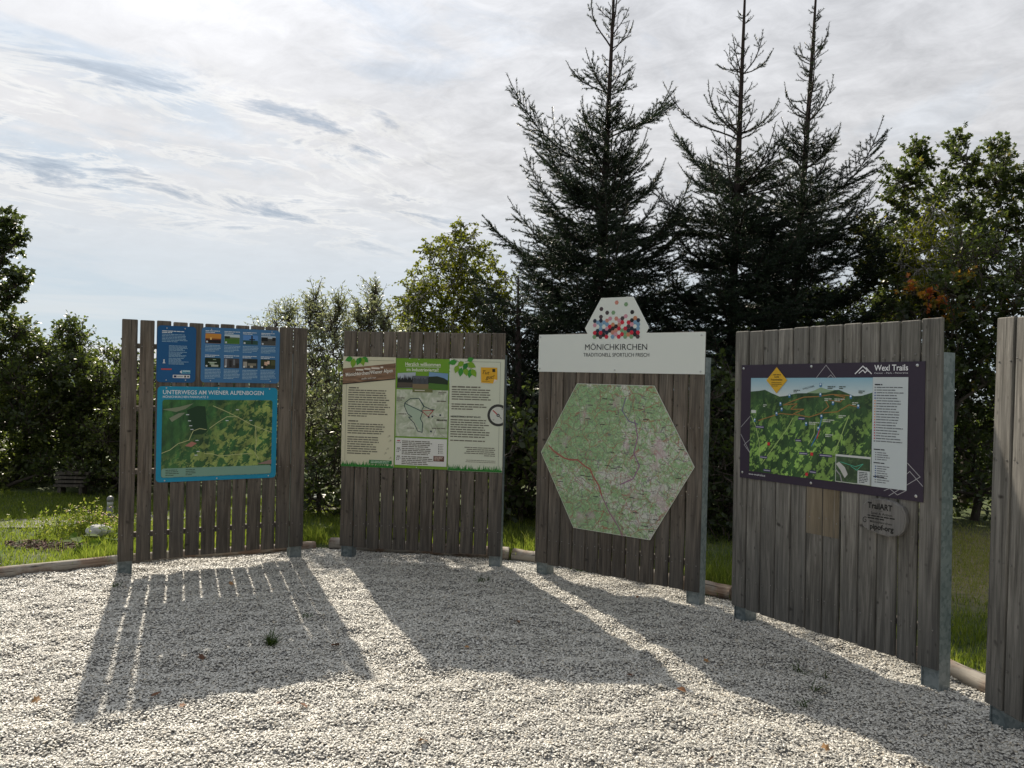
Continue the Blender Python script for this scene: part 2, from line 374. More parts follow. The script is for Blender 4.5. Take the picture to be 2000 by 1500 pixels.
def build_ground():
    # one sheet: polar rings out to the horizon
    rad = np.concatenate([np.linspace(0, 18, 120), 18*np.geomspace(1.03, 500, 60)]); na = 240
    A = np.linspace(0, 2*np.pi, na, endpoint=False); RR, AA = np.meshgrid(rad, A, indexing='ij')
    X = RR*np.sin(AA); Y = RR*np.cos(AA)+2; Z = lawn_h(X, Y)
    ins = inside(X, Y); Z = np.where(ins, -.10, Z)
    V = np.stack([X, Y, Z], -1).reshape(-1, 3); i, j = np.meshgrid(np.arange(len(rad)-1), np.arange(na), indexing='ij'); j2 = (j+1) % na
    F = np.stack([i*na+j, i*na+j2, (i+1)*na+j2, (i+1)*na+j], -1).reshape(-1, 4)[:, ::-1]
    o = put('ground', np_mesh('ground', V, F, [M_ground], smooth=True)); tag(o, kind='structure')
    # gravel bed
    s = .035; xs = np.arange(-8, 3.2, s); ys = np.arange(-6, 7.35, s); X, Y = np.meshgrid(xs, ys, indexing='ij'); Z = gravel_h(X, Y)-.004
    V = np.stack([X, Y, Z], -1).reshape(-1, 3); nx, ny = X.shape; i, j = np.meshgrid(np.arange(nx-1), np.arange(ny-1), indexing='ij')
    keep = inside(X[:-1, :-1]+s/2, Y[:-1, :-1]+s/2)
    F = np.stack([i*ny+j, (i+1)*ny+j, (i+1)*ny+j+1, i*ny+j+1], -1)[keep]
    o = put('gravel_yard', np_mesh('gravel_yard', V, F, [M_gbed], smooth=True)); tag(o, kind='structure')
    # grey path across the lawn at the left
    pth = [(-13, 5.2), (-9, 6.45), (-6.5, 7.25), (-5, 7.72), (-3.9, 8.2), (-2.9, 8.9), (-1.5, 9.6)]
    V = []; F = []
    for k in range(len(pth)-1):
        a = Vector(pth[k]); c = Vector(pth[k+1])
        for q in range(12):
            p = a.lerp(c, q/12); d = (c-a).normalized(); n = Vector((-d.y, d.x)); w = .27+.03*math.sin(k*12+q)
            for sgn in (-1, 1):
                r = p+n*w*sgn; V.append((r.x, r.y, float(lawn_h(np.array(r.x), np.array(r.y)))+.012))
    F = [(2*i, 2*i+1, 2*i+3, 2*i+2) for i in range(len(V)//2-1)]
    o = put('path', np_mesh('path', V, np.array(F)[:, ::-1], [M_gbed])); tag(o, kind='structure')
build_ground()

def scatter(name, pts, protos, smin, smax, mat, seed=0):
    """many stones: points carry instances of a few real pebble meshes"""
    me = bpy.data.meshes.new(name); me.vertices.add(len(pts)); me.vertices.foreach_set('co', np.asarray(pts, np.float32).ravel()); me.materials.append(mat)
    o = put(name, me)
    ng = bpy.data.node_groups.new(name+'_nodes', 'GeometryNodeTree')
    ng.interface.new_socket('Geometry', in_out='INPUT', socket_type='NodeSocketGeometry'); ng.interface.new_socket('Geometry', in_out='OUTPUT', socket_type='NodeSocketGeometry')
    N = ng.nodes; L = ng.links
    gi = N.new('NodeGroupInput'); go = N.new('NodeGroupOutput'); ip = N.new('GeometryNodeInstanceOnPoints')
    j = N.new('GeometryNodeGeometryToInstance')
    for p in protos[::-1]:
        oi = N.new('GeometryNodeObjectInfo'); oi.inputs['Object'].default_value = p; L.new(oi.outputs['Geometry'], j.inputs[0])
    L.new(gi.outputs[0], ip.inputs['Points']); L.new(j.outputs[0], ip.inputs['Instance']); ip.inputs['Pick Instance'].default_value = True
    rr = N.new('FunctionNodeRandomValue'); rr.data_type = 'INT'; rr.inputs[4].default_value = 0; rr.inputs[5].default_value = len(protos)-1; rr.inputs['Seed'].default_value = seed
    L.new(rr.outputs[2], ip.inputs['Instance Index'])
    rv = N.new('FunctionNodeRandomValue'); rv.data_type = 'FLOAT_VECTOR'; rv.inputs[0].default_value = (-.38, -.38, 0); rv.inputs[1].default_value = (.38, .38, 6.283); rv.inputs['Seed'].default_value = seed+1
    L.new(rv.outputs[0], ip.inputs['Rotation'])
    rs = N.new('FunctionNodeRandomValue'); rs.data_type = 'FLOAT'; rs.inputs[2].default_value = smin; rs.inputs[3].default_value = smax; rs.inputs['Seed'].default_value = seed+2
    L.new(rs.outputs[1], ip.inputs['Scale'])
    L.new(ip.outputs[0], go.inputs[0])
    md = o.modifiers.new('stones', 'NODES'); md.node_group = ng
    return o
def pebble_mat():
    m, T, b, out = nodemat('white_gravel_stone')
    oi = T.new('ShaderNodeObjectInfo'); r = oi.outputs['Random']
    col = T.ramp(r, [(0, G(.30, .28, .25)), (.12, G(.46, .44, .395)), (.5, G(.61, .59, .53)), (.88, G(.74, .715, .65)), (.94, G(.52, .45, .34)), (1, G(.82, .80, .74))])
    T.link(col, b.inputs['Base Color']); b.inputs['Roughness'].default_value = .5; b.inputs['Specular IOR Level'].default_value = .6; return m
M_peb = pebble_mat()
def pebbles():
    import bmesh
    out = []
    for k in range(6):
        bm = bmesh.new(); bmesh.ops.create_icosphere(bm, subdivisions=1, radius=1.0)
        rr = random.Random(k)
        for v in bm.verts:
            v.co *= rr.uniform(.72, 1.2)
        sx, sy, sz = rr.uniform(.95, 1.35), rr.uniform(.65, .95), rr.uniform(.34, .5)
        for v in bm.verts: v.co = Vector((v.co.x*sx, v.co.y*sy, v.co.z*sz))
        me = bpy.data.meshes.new('pebble'); bm.to_mesh(me); bm.free(); me.materials.append(M_peb)
        out.append(bpy.data.objects.new('pebble', me))   # never linked: only a source for the scatter
    return out
def build_gravel():
    P = pebbles()
    n = 540000
    x = rng.uniform(-5.6, 3.1, n); y = rng.uniform(1.6, 7.2, n)
    vis = inside(x, y) & (np.abs(x) < y*.76+.9)
    x = x[vis]; y = y[vis]
    keep = rng.random(len(x)) < np.clip(1.25-.06*y, .7, 1); x = x[keep]; y = y[keep]
    z = gravel_h(x, y)+rng.uniform(-.003, .005, len(x))
    o = scatter('gravel_stones', np.stack([x, y, z], -1), P, .0042, .0088, M_peb, 3)
    tag(o, 'loose white crushed gravel covering the yard in front of the boards', 'gravel', kind='stuff')
build_gravel()

# ------------------------------------------------------------------ boards
class Sheet:
    """prints on a sign: flat sheets a fraction of a millimetre apart, in the sign's own x/z plane"""
    def __init__(s, parent, y=-.0078): s.p = parent; s.y = y; s.mb = MB()
    def _y(s, L): return s.y-.0009*L
    def poly(s, pts, m, L=0):
        a = sum(pts[i][0]*pts[(i+1) % len(pts)][1]-pts[(i+1) % len(pts)][0]*pts[i][1] for i in range(len(pts)))
        if a < 0: pts = pts[::-1]
        y = s._y(L); s.mb.add([(x, y, z) for x, z in pts], [tuple(range(len(pts)))], m)
    def rect(s, x0, x1, z0, z1, m, L=0): s.poly([(x0, z0), (x1, z0), (x1, z1), (x0, z1)], m, L)
    def rrect(s, x0, x1, z0, z1, r, m, L=0, n=5): s.poly(rr_pts(x0, x1, z0, z1, r, n), m, L)
    def disc(s, x, z, r, m, L=0, n=16): s.poly([(x+r*math.cos(2*math.pi*i/n), z+r*math.sin(2*math.pi*i/n)) for i in range(n)], m, L)
    def line(s, pts, w, m, L=0, closed=False):
        pts = [Vector(p) for p in pts]; n = len(pts); y = s._y(L)
        rngk = n if closed else n-1
        for i in range(rngk):
            a = pts[i]; b = pts[(i+1) % n]; d = b-a
            if d.length < 1e-6: continue
            d.normalize(); q = Vector((-d.y, d.x))*w/2; a = a-d*w*.3; b = b+d*w*.3
            s.mb.add([((a-q).x, y, (a-q).y), ((b-q).x, y, (b-q).y), ((b+q).x, y, (b+q).y), ((a+q).x, y, (a+q).y)], [(0, 1, 2, 3)], m)
    def text(s, t, x0, x1, z, h, m, L=1, rot=0.0, bold=0.0, ox=None, shear=0.0):
        cu = bpy.data.curves.new('t', 'FONT'); cu.body = t; cu.size = 1.0; cu.offset = bold; cu.resolution_u = 3; cu.shear = shear
        ob = bpy.data.objects.new('t', cu); C.objects.link(ob)
        dg = bpy.context.evaluated_depsgraph_get(); me = bpy.data.meshes.new_from_object(ob.evaluated_get(dg))
        V = [v.co.copy() for v in me.vertices]; Fc = [tuple(p.vertices) for p in me.polygons]
        bpy.data.objects.remove(ob); bpy.data.curves.remove(cu); bpy.data.meshes.remove(me)
        if not V: return
        xa = min(v.x for v in V); xb = max(v.x for v in V); sx = (x1-x0)/(xb-xa); sy = h/.73; cr, sr = math.cos(rot), math.sin(rot); y = s._y(L)
        W = []
        for v in V:
            X = (v.x-xa)*sx; Z = v.y*sy; W.append((x0+X*cr-Z*sr, y, z+X*sr+Z*cr))
        s.mb.add(W, Fc, m)
    def greek(s, x0, x1, zt, n, pitch, h, m, L=1, seed=0, last=.6, ragged=.12, align='l', slope=0.0):
        """lines of print too small to read in the photograph: word-sized dashes"""
        r = random.Random(seed)
        for k in range(n):
            z = zt-k*pitch; w = (x1-x0)*(1-r.random()*ragged)
            if k == n-1: w = (x1-x0)*last
            xs = x0 if align == 'l' else x1-w; xe = xs+w; x = xs
            while x < xe-h:
                l = min(r.uniform(2.0, 7.5)*h, xe-x); zz = z+slope*(x-x0); s.rect(x, x+l, zz-h, zz, m, L); x += l+.6*h
    def flush(s, name, label=None):
        if not s.mb.f: return None
        o = s.mb.build(name, s.p); s.mb = MB()
        if label: o['label'] = label
        return o
def rr_pts(x0, x1, z0, z1, r, n=6):
    P = []
    for cx, cz, a0 in ((x1-r, z0+r, -90), (x1-r, z1-r, 0), (x0+r, z1-r, 90), (x0+r, z0+r, 180)):
        for i in range(n+1):
            a = R_(a0+90*i/n); P.append((cx+r*math.cos(a), cz+r*math.sin(a)))
    return P
H0, H1 = .1, 2.0; W_ = 1.446; RZ = (.30, .80, 1.30, 1.795)
BP = [((-3.038, 6.014), (-1.783, 6.735), -.005), ((-1.481, 6.806), (-.056, 6.568), -.0062), ((.232, 6.448), (1.407, 5.593), -.0059), ((1.57, 5.36), (2.327, 4.132), -.0191), ((2.392, 3.823), (2.392+W_*.122, 3.823-W_*.9925), -.002)]
def board(i, label, gap, wood, gaps=None):
    a, b, lean = BP[i]; dx, dy = b[0]-a[0], b[1]-a[1]
    t = empty('information_board', (a[0], a[1], 0), (0, lean, math.atan2(dy, dx)))
    tag(t, label, 'information board', 'plank information boards in an arc round the gravel yard')
    rr = random.Random(100+i); pitch = W_/12; mb = MB()
    for k in range(12):
        g = gap if gaps is None else gaps[k]
        x0 = k*pitch+(0 if k == 0 else g/2); x1 = (k+1)*pitch-(0 if k == 11 else g/2)
        x0 += rr.uniform(0, .0015); x1 -= rr.uniform(0, .0015); zt = H1+rr.uniform(-.004, .003); zb = H0+rr.uniform(-.005, .005)
        mb.box(x0, x1, 0+rr.uniform(-.0022, .0022), .024, zb, zt, wood, .0045)
    for k in range(12):
        for z in RZ:
            for xx in (k*pitch+.025, (k+1)*pitch-.025):
                x = xx+rr.uniform(-.004, .004); zz = z+rr.uniform(-.012, .012)
                mb.lathe((x, -.0016, zz), [(.0048, 0), (.0045, .0016), (.002, .0022)], M_screw_dull, 8, 'y')
    mb.build('planks', t)
    for z in RZ:
        mb = MB(); mb.box(.106, W_-.106, .026, .066, z-.02, z+.02, M_rail, .003); mb.build('rail', t)
    for x0 in (.006, W_-.106+.001):
        x1 = x0+.099; mb = MB(); zt = 1.815
        mb.box(x0, x0+.008, .027, .138, -.25, zt, M_steel); mb.box(x1-.008, x1, .027, .138, -.25, zt, M_steel); mb.box(x0+.008, x1-.008, .034, .042, -.25, zt-.002, M_steel)
        mb.build('post', t)
    return t
def sign(t, name, poly, col_m, label=None, th=.005):
    mb = MB(); mb.prism(poly, -.0068, -.0068+th, col_m); o = mb.build(name, t)
    if label: o['label'] = label
    return o, Sheet(o)
def screws(sh, pts, r=.006):
    for x, z in pts:
        sh.mb.lathe((x, -.0075, z), [(r, 0), (r*.92, .0022), (r*.45, .0034)], M_screw, 12, 'y'); sh.flush('screw')

def relief_mat(name, base, mid, field, fieldlo, fieldhi, mask_x=None, seed=0, fscale=14, shade=True, wiggle=.5):
    m, T, b, out = nodemat(name); o = T.mapping(T.obj(), (seed, 0, seed*.7))
    w = T.noise(o, 4, 5, .6, .8); det = T.noise(o, 22, 5, .65, 1.0); st = T.noise(T.mapping(o, rot=(0, R_(35), 0), scale=(1, 1, .28)), 22, 4, .6, .6)
    col = T.mix(T.rng(st, .35, .65), base, mid)
    f = T.noise(o, fscale, 6, .62, wiggle)
    f = T.math('ADD', T.math('MULTIPLY', f, .6), T.math('MULTIPLY', T.noise(T.mapping(T.mapping(o, rot=(0, R_(-38), 0)), scale=(1, 1, .33)), fscale*1.4, 6, .66, .9), .4))
    k = T.rng(f, fieldlo, fieldhi, 0, 1)
    if mask_x:
        sp = T.new('ShaderNodeSeparateXYZ'); T.link(T.obj(), sp.inputs[0]); (ax, bx, cx, k0, k1) = mask_x
        e = T.math('ADD', T.math('MULTIPLY', sp.outputs[0], ax), T.math('ADD', T.math('MULTIPLY', sp.outputs[2], bx), cx))
        k = T.math('MULTIPLY', k, T.rng(T.math('ADD', e, T.math('MULTIPLY', w, .6)), k0, k1, 0, 1, True))
    col = T.mix(k, col, T.mix(T.rng(det, .4, .6), field, tuple([c*.72 for c in field[:3]])+(1,)))
    sh = T.noise(T.mapping(T.mapping(o, (3, 0, 1), rot=(0, R_(-38), 0)), scale=(1, 1, .4)), 9, 6, .6, .7)
    col = T.mix(1.0, col, T.rng(sh, .35, .65, .62, 1.35), 'MULTIPLY')
    T.link(col, b.inputs['Base Color']); b.inputs['Roughness'].default_value = .4; return m

# ---- board with the blue signs
WH = ink(225, 232, 236); BL = (8, 12)
t = board(0, 'plank board with two blue text signs above a turquoise framed valley map', .014, M_wood, [.017, .016, .015, .013, .013, .012, .012, .012, .011, .011, .007, .007])
BLUE = ink(24, 88, 140); BLUE2 = ink(66, 118, 165); TURQ = ink(24, 142, 178)
o, s = sign(t, 'info_sign', rr_pts(.25, .539, 1.512, 1.965, .03), BLUE, 'dark blue text sign with rounded corners')
s.greek(.285, .45, 1.925, 2, .012, .006, WH, seed=1, last=.45); s.greek(.285, .48, 1.898, 6, .0115, .0045, ink(150, 185, 210), seed=2)
for zt, n, q in ((1.808, 5, 3), (1.758, 5, 4), (1.708, 6, 5)): s.greek(.337, .485, zt, n, .0092, .0042, ink(150, 185, 210), seed=q, last=.8, ragged=.4)
s.flush('small_print'); s.text('i', .298, .308, 1.668, .03, WH, 1, bold=.05); s.rect(.293, .313, 1.664, 1.669, WH, 1); s.flush('lettering')
s.rect(.284, .36, 1.612, 1.622, ink(205, 75, 60), 0); s.flush('red_banner')
s.poly([(.42, 1.598), (.436, 1.612), (.436, 1.584)], WH, 0); s.rect(.44, .5, 1.585, 1.612, ink(120, 190, 210), 0); s.text('WIENER', .443, .497, 1.601, .008, WH, 1, bold=.03); s.text('ALPEN', .443, .497, 1.588, .009, ink(24, 88, 140), 1, bold=.03); s.flush('logo')
s.rrect(.37, .498, 1.548, 1.574, .004, ink(225, 225, 225), 0); s.rect(.377, .397, 1.553, 1.569, ink(30, 40, 90), 1); s.rect(.402, .446, 1.556, 1.566, ink(170, 170, 170), 1); s.rect(.455, .468, 1.553, 1.569, ink(60, 60, 65), 1); s.disc(.484, 1.561, .007, ink(70, 70, 70), 1); s.flush('sponsor_strip')
screws(s, [(.32, 1.945), (.455, 1.947), (.322, 1.53), (.465, 1.532)], .005)
o, s = sign(t, 'info_sign', rr_pts(.579, 1.207, 1.517, 1.969, .03), BLUE2, 'lighter blue sign with two rows of four small photos')
ph = [[((0, 0, 1, 1), (205, 140, 60)), ((0, 0, 1, .5), (120, 60, 35)), ((0, 0, 1, .36), (25, 20, 25)), ((.3, .36, .4, .6), (240, 200, 120))],
      [((0, 0, 1, 1), (190, 205, 215)), ((0, 0, 1, .7), (90, 115, 70)), ((0, 0, 1, .5), (70, 115, 45)), ((0, .55, .35, .8), (35, 50, 35)), ((.35, .1, .55, .45), (45, 90, 35))],
      [((0, 0, 1, 1), (90, 140, 200)), ((0, 0, 1, .45), (45, 80, 70)), ((.55, .1, .64, .95), (25, 25, 30)), ((.42, .5, .8, .6), (25, 25, 30)), ((0, .05, .5, .25), (120, 180, 60))],
      [((0, 0, 1, 1), (175, 190, 205)), ((0, 0, 1, .72), (75, 75, 72)), ((0, .45, .45, .85), (25, 28, 30)), ((.75, .5, 1, .85), (30, 30, 32))],
      [((0, 0, 1, 1), (22, 42, 24)), ((.2, .5, .75, .58), (190, 200, 185)), ((.3, .3, .6, .5), (150, 165, 140)), ((.4, .1, .85, .3), (185, 190, 175)), ((.5, .8, .7, .86), (170, 190, 160))],
      [((0, 0, 1, 1), (70, 68, 72)), ((.05, .2, .2, .95), (150, 150, 155)), ((.35, .1, .5, .8), (40, 38, 40)), ((.6, .3, .72, .9), (120, 122, 126)), ((.75, 0, 1, .5), (50, 46, 44))],
      [((0, 0, 1, 1), (60, 66, 70)), ((.05, .1, .3, .7), (165, 160, 150)), ((.35, .3, .9, .55), (130, 125, 110)), ((.3, .6, 1, 1), (35, 42, 40)), ((.5, .1, .7, .3), (190, 180, 160))],
      [((0, 0, 1, 1), (55, 62, 42)), ((.25, .35, .45, .75), (215, 175, 150)), ((.1, 0, .35, .4), (30, 30, 32)), ((.45, .5, .6, .85), (230, 200, 180)), ((.7, .4, 1, .9), (85, 88, 55))]]
for k in range(8):
    c, r = k % 4, k//4; x0 = .609+c*.1475; zt = 1.918-r*.199; w, h = .122, .08
    for (u0, v0, u1, v1), colr in ph[k]:
        L = 0 if (u0, v0, u1, v1) == (0, 0, 1, 1) else 1
        if L == 0: s.rrect(x0, x0+w, zt-h, zt, .007, ink(*colr), 0)
        else: s.rect(x0+w*max(u0, .01), x0+w*min(u1, .99), zt-h+h*max(v0, .02), zt-h+h*v1, ink(*colr), 1+.3*len(s.mb.f) % 1)
    s.disc(x0+.013, zt-h+.013, .008, ink(215, 220, 222), 3)
    s.flush('photo_print')
for k in range(8):
    c, r = k % 4, k//4; x0 = .609+c*.1475; zt = 1.918-r*.199
    s.greek(x0, x0+.125, zt+.024, 2, .012, .005, WH, seed=20+k, last=.6); s.greek(x0, x0+.128, zt-.094, 5 if r == 0 else 7, .0118, .0045, ink(165, 195, 215), seed=30+k)
s.flush('small_print'); screws(s, [(.655, 1.952), (1.14, 1.955), (.655, 1.532), (1.135, 1.534)], .005)
o, s = sign(t, 'map_sign', rr_pts(.26, 1.197, .712, 1.48, .032), TURQ, 'turquoise framed relief map sign of the valley')
s.text('UNTERWEGS AM WIENER ALPENBOGEN', .3, 1.082, 1.418, .034, WH, 1, bold=.012); s.text('MÖNICHKIRCHEN PARKPLATZ 3', .3, .64, 1.388, .018, WH, 1, bold=.012); s.flush('lettering')
M_map1 = relief_mat('valley_relief_print', rgb(30, 74, 40), rgb(60, 112, 54), rgb(156, 174, 92), .49, .52, (.9, -.9, .45, .1, .6), 1.3, 19)
s.rrect(.297, 1.157, .748, 1.374, .02, M_map1, 0)
s.poly([(.30, 1.295), (.42, 1.315), (.53, 1.345), (.47, 1.30), (.40, 1.275)], ink(128, 138, 112), 1); s.poly([(.35, 1.225), (.42, 1.265), (.47, 1.27), (.43, 1.235), (.37, 1.195)], ink(130, 138, 115), 1)
s.poly([(.48, 1.29), (.56, 1.325), (.62, 1.32), (.64, 1.12), (.60, 1.09), (.52, 1.09)], ink(30, 62, 38), .5)
RD = ink(190, 195, 140)
for q in ([(.68, 1.325), (.78, 1.28), (.87, 1.235), (.99, 1.165), (1.157, 1.10)], [(.655, 1.14), (.72, 1.19), (.79, 1.235), (.87, 1.235)], [(.3, .945), (.36, .97), (.42, 1.02), (.5, 1.045), (.53, 1.12), (.58, 1.14), (.63, 1.13)], [(.62, .935), (.68, .93), (.74, .91), (.86, .92), (.99, .925)], [(1.02, 1.16), (1.03, 1.02), (1.02, .93), (1.05, .88)]):
    s.line(q, .005, RD, 2)
s.poly([(.47, 1.0), (.52, 1.035), (.56, 1.02), (.52, .99)], ink(175, 120, 105), 2); s.poly([(1.04, .835), (1.157, .87), (1.157, .83)], ink(150, 125, 115), 2)
for x, z in ((.475, 1.25), (.49, 1.2), (.5, 1.16), (.51, 1.13), (.55, 1.04), (.56, .95), (.545, .92), (.86, 1.29), (.97, 1.2), (.78, 1.2)): s.rect(x, x+.022, z, z+.006, WH, 3)
s.flush('map_print')
s.rrect(.299, 1.156, .750, .822, .018, ink(128, 165, 148), 3); s.greek(.33, .43, .81, 4, .014, .005, ink(50, 70, 60), 4, seed=9); s.greek(.48, .56, .81, 4, .014, .005, ink(50, 70, 60), 4, seed=10); s.flush('legend_strip')
screws(s, [(.325, 1.467), (.72, 1.468), (1.13, 1.469), (.325, .725), (.72, .727), (1.135, .73)], .006)

# ---- welcome board: three sheets side by side
t = board(1, 'plank board with cream and green hiking welcome sheets, orange note print at top right', .0095, M_wood)
CREAM = ink(214, 210, 182); CREAM2 = ink(212, 216, 196); TX = ink(112, 108, 96); GRS = ink(40, 120, 45); GRS2 = ink(62, 145, 52); LIME = ink(125, 165, 45)
def grass_edge(s, x0, x1, z0, seed):
    r = random.Random(seed); s.rect(x0, x1, z0, z0+.016, GRS, 2); x = x0+.004
    while x < x1-.012:
        h = r.uniform(.025, .062); w = r.uniform(.006, .011); d = r.uniform(-.014, .014); s.poly([(x, z0+.012), (x+w, z0+.012), (min(x1-.001, max(x0+.001, x+w/2+d)), z0+h)], GRS if r.random() < .6 else GRS2, 2+r.random()); x += r.uniform(.004, .009)
    s.flush('grass_print')
def leaf_print(s, x, z, l, w, ang, m, L):
    d = Vector((math.cos(ang), math.sin(ang))); n = Vector((-d.y, d.x)); P = Vector((x, z))
    pts = [P, P+d*l*.3+n*w*.45, P+d*l*.6+n*w*.42, P+d*l, P+d*l*.6-n*w*.42, P+d*l*.3-n*w*.45]; s.poly([tuple(p) for p in pts], m, L)
o, s = sign(t, 'welcome_sheet', [(.0, .809), (.4825, .809), (.4825, 1.776), (.0, 1.776)], CREAM, 'cream sheet with a printed wooden banner')
s.line([(.035, .86), (.035, 1.56)], .0025, ink(120, 120, 100), 0); s.line([(.2, 1.745), (.47, 1.745)], .0025, ink(120, 120, 100), 0); s.flush('border_print')
def plankprint():
    m, T, b, out = nodemat('printed_plank'); f = T.noise(T.mapping(T.obj(), rot=(0, R_(7), 0), scale=(.1, 1, 1)), 60, 5, .6, .4)
    T.link(T.ramp(f, [(.3, rgb(88, 64, 46)), (.55, rgb(138, 106, 80)), (.75, rgb(168, 138, 110))]), b.inputs['Base Color']); b.inputs['Roughness'].default_value = .45; return m
M_pp = plankprint()
s.poly([(.001, 1.535), (.481, 1.59), (.481, 1.725), (.001, 1.67)], M_pp, 1); s.line([(.001, 1.533), (.481, 1.588)], .008, ink(38, 26, 20), 2); s.line([(.02, 1.618), (.09, 1.63), (.16, 1.655), (.26, 1.645), (.4, 1.668)], .004, ink(60, 40, 30), 2); s.flush('banner_print')
s.greek(.12, .37, 1.668, 1, .01, .014, ink(225, 215, 200), 3, seed=3, last=1, slope=.115); s.text('Mönichkirchen/Wiener Alpen', .03, .462, 1.6, .033, ink(240, 236, 225), 3, rot=R_(6.3), bold=.012); s.text('stellt sich vor', .175, .31, 1.575, .017, ink(235, 230, 218), 3, rot=R_(6.3)); s.flush('lettering')
for (x, z, l, w, a, c) in ((.09, 1.765, .075, .05, 200, 0), (.1, 1.76, .085, .055, 262, 1), (.155, 1.77, .075, .05, 250, 0), (.17, 1.772, .08, .05, 285, 1), (.18, 1.773, .07, .05, 320, 0), (.16, 1.772, .055, .03, 268, 2)): leaf_print(s, x, z, l, w, R_(a), (GRS2, LIME, GRS)[c], 3+.2*c)
s.flush('leaf_print')
for hz, zt, n in ((1.508, 1.492, 12), (1.216, 1.192, 0)): s.greek(.06, .15, hz, 1, .01, .011, TX, 1, seed=5, last=1)
s.greek(.055, .44, 1.486, 12, .0205, .009, TX, 1, seed=6, last=.45, ragged=.12); s.greek(.055, .4, 1.19, 5, .02, .009, TX, 1, seed=7, last=.9, ragged=.2); s.greek(.055, .35, 1.075, 8, .0205, .009, TX, 1, seed=8, last=.75, ragged=.2); s.flush('small_print')
s.rect(.26, .467, .842, .875, ink(30, 120, 60), 1); s.greek(.275, .455, .868, 2, .012, .006, ink(190, 215, 190), 3, seed=11, last=.9); s.flush('green_box')
r_ = random.Random(5)
for x, z in ((.43, .98), (.45, 1.05), (.41, .94), (.455, .9), (.44, 1.09)): s.disc(x, z, .009, ink(180, 176, 150), 0, 8); s.disc(x-.012, z-.01, .005, ink(180, 176, 150), 0, 6)
s.flush('paw_print'); grass_edge(s, .001, .481, .81, 1); screws(s, [(.04, 1.31)], .004)
o, s = sign(t, 'welcome_sheet', [(.4855, .817), (.9655, .817), (.9655, 1.77), (.4855, 1.77)], ink(112, 158, 42), 'green sheet with landscape photos and a route map')
s.text('Herzlich willkommen', .57, .885, 1.706, .032, ink(238, 240, 220), 1, bold=.012); s.rect(.57, .885, 1.697, 1.7, ink(238, 240, 220), 1); s.text('im Industrieviertel!', .583, .868, 1.66, .03, ink(238, 240, 220), 1, bold=.012); s.flush('lettering')
s.poly([(.5, 1.51), (.655, 1.515), (.665, 1.65), (.503, 1.64)], ink(175, 185, 195), 1)
rr = random.Random(3); x = .503; pts = [(.5, 1.512), (.656, 1.517), (.662, 1.62)]
tops = []
while x < .655: tops.append((x, 1.60+rr.uniform(0, .035))); tops.append((x+.006, 1.6+rr.uniform(-.02, .0))); x += .012
s.poly(pts+tops[::-1]+[(.502, 1.6)], ink(30, 32, 32), 2); s.poly([(.505, 1.515), (.652, 1.52), (.65, 1.56), (.505, 1.56)], ink(82, 74, 66), 3); s.flush('photo_print')
s.rect(.64, .8, 1.5, 1.62, ink(95, 100, 108), 3.2)
for q in range(14): s.rect(.642+q*.0112, .647+q*.0112, 1.545, 1.612-rr.random()*.02, ink(28, 30, 34), 3.6)
s.rect(.64, .8, 1.5, 1.55, ink(128, 112, 84), 3.8); s.rect(.64, .82, 1.478, 1.51, ink(110, 115, 70), 4.2); s.rect(.66, .75, 1.49, 1.498, ink(210, 205, 190), 4.6); s.flush('photo_print')
s.poly([(.782, 1.51), (.952, 1.502), (.955, 1.645), (.785, 1.655)], ink(120, 155, 190), 5); s.poly([(.782, 1.51), (.952, 1.502), (.954, 1.585), (.92, 1.605), (.86, 1.62), (.783, 1.615)], ink(38, 52, 36), 5.4); s.poly([(.782, 1.51), (.952, 1.502), (.952, 1.55), (.783, 1.56)], ink(78, 120, 48), 5.8); s.flush('photo_print')
def vale():
    m, T, b, out = nodemat('route_map_print'); o = T.obj(); f = T.noise(o, 14, 5, .6, 1.2)
    T.link(T.ramp(f, [(.3, rgb(158, 170, 140)), (.5, rgb(186, 194, 170)), (.65, rgb(212, 214, 200))]), b.inputs['Base Color']); b.inputs['Roughness'].default_value = .45; return m
s.rect(.495, .958, 1.092, 1.5, vale(), .6); RT = ink(20, 62, 72)
s.poly([(.575, 1.37), (.72, 1.33), (.73, 1.2), (.73, 1.13), (.65, 1.24), (.6, 1.3)], ink(172, 190, 168), 1.2)
s.line([(.72, 1.31), (.745, 1.36), (.70, 1.425), (.62, 1.42), (.575, 1.385), (.57, 1.355), (.6, 1.29), (.64, 1.262), (.61, 1.26), (.66, 1.21), (.695, 1.14), (.735, 1.132), (.735, 1.16), (.738, 1.21), (.715, 1.25), (.735, 1.31), (.7, 1.325), (.57, 1.38)], .006, RT, 2)
s.line([(.7, 1.425), (.74, 1.36), (.8, 1.335), (.84, 1.33)], .006, RT, 2.3); s.line([(.735, 1.31), (.785, 1.27), (.83, 1.325), (.735, 1.32)], .006, ink(170, 60, 70), 2.6)
for q in ([(.86, 1.2), (.9, 1.12), (.94, 1.095)], [(.8, 1.3), (.88, 1.26), (.95, 1.27)], [(.84, 1.24), (.86, 1.18), (.83, 1.1)], [(.5, 1.4), (.56, 1.38)], [(.51, 1.34), (.57, 1.36)]): s.line(q, .003, ink(150, 145, 135), 1.5)
s.flush('route_map'); s.text('Mönichk', .862, .956, 1.236, .016, ink(40, 38, 36), 3, bold=.03); s.greek(.52, .6, 1.29, 1, .01, .007, TX, 3, seed=2, last=1); s.greek(.82, .94, 1.175, 1, .01, .008, TX, 3, seed=3, last=1); s.greek(.6, .66, 1.168, 1, .01, .006, TX, 3, seed=4, last=1); s.greek(.5, .58, 1.432, 3, .012, .005, TX, 3, seed=5); s.greek(.87, .95, 1.485, 2, .013, .006, TX, 3, seed=6); s.greek(.86, .95, 1.41, 1, .013, .009, TX, 3, seed=7, last=1)
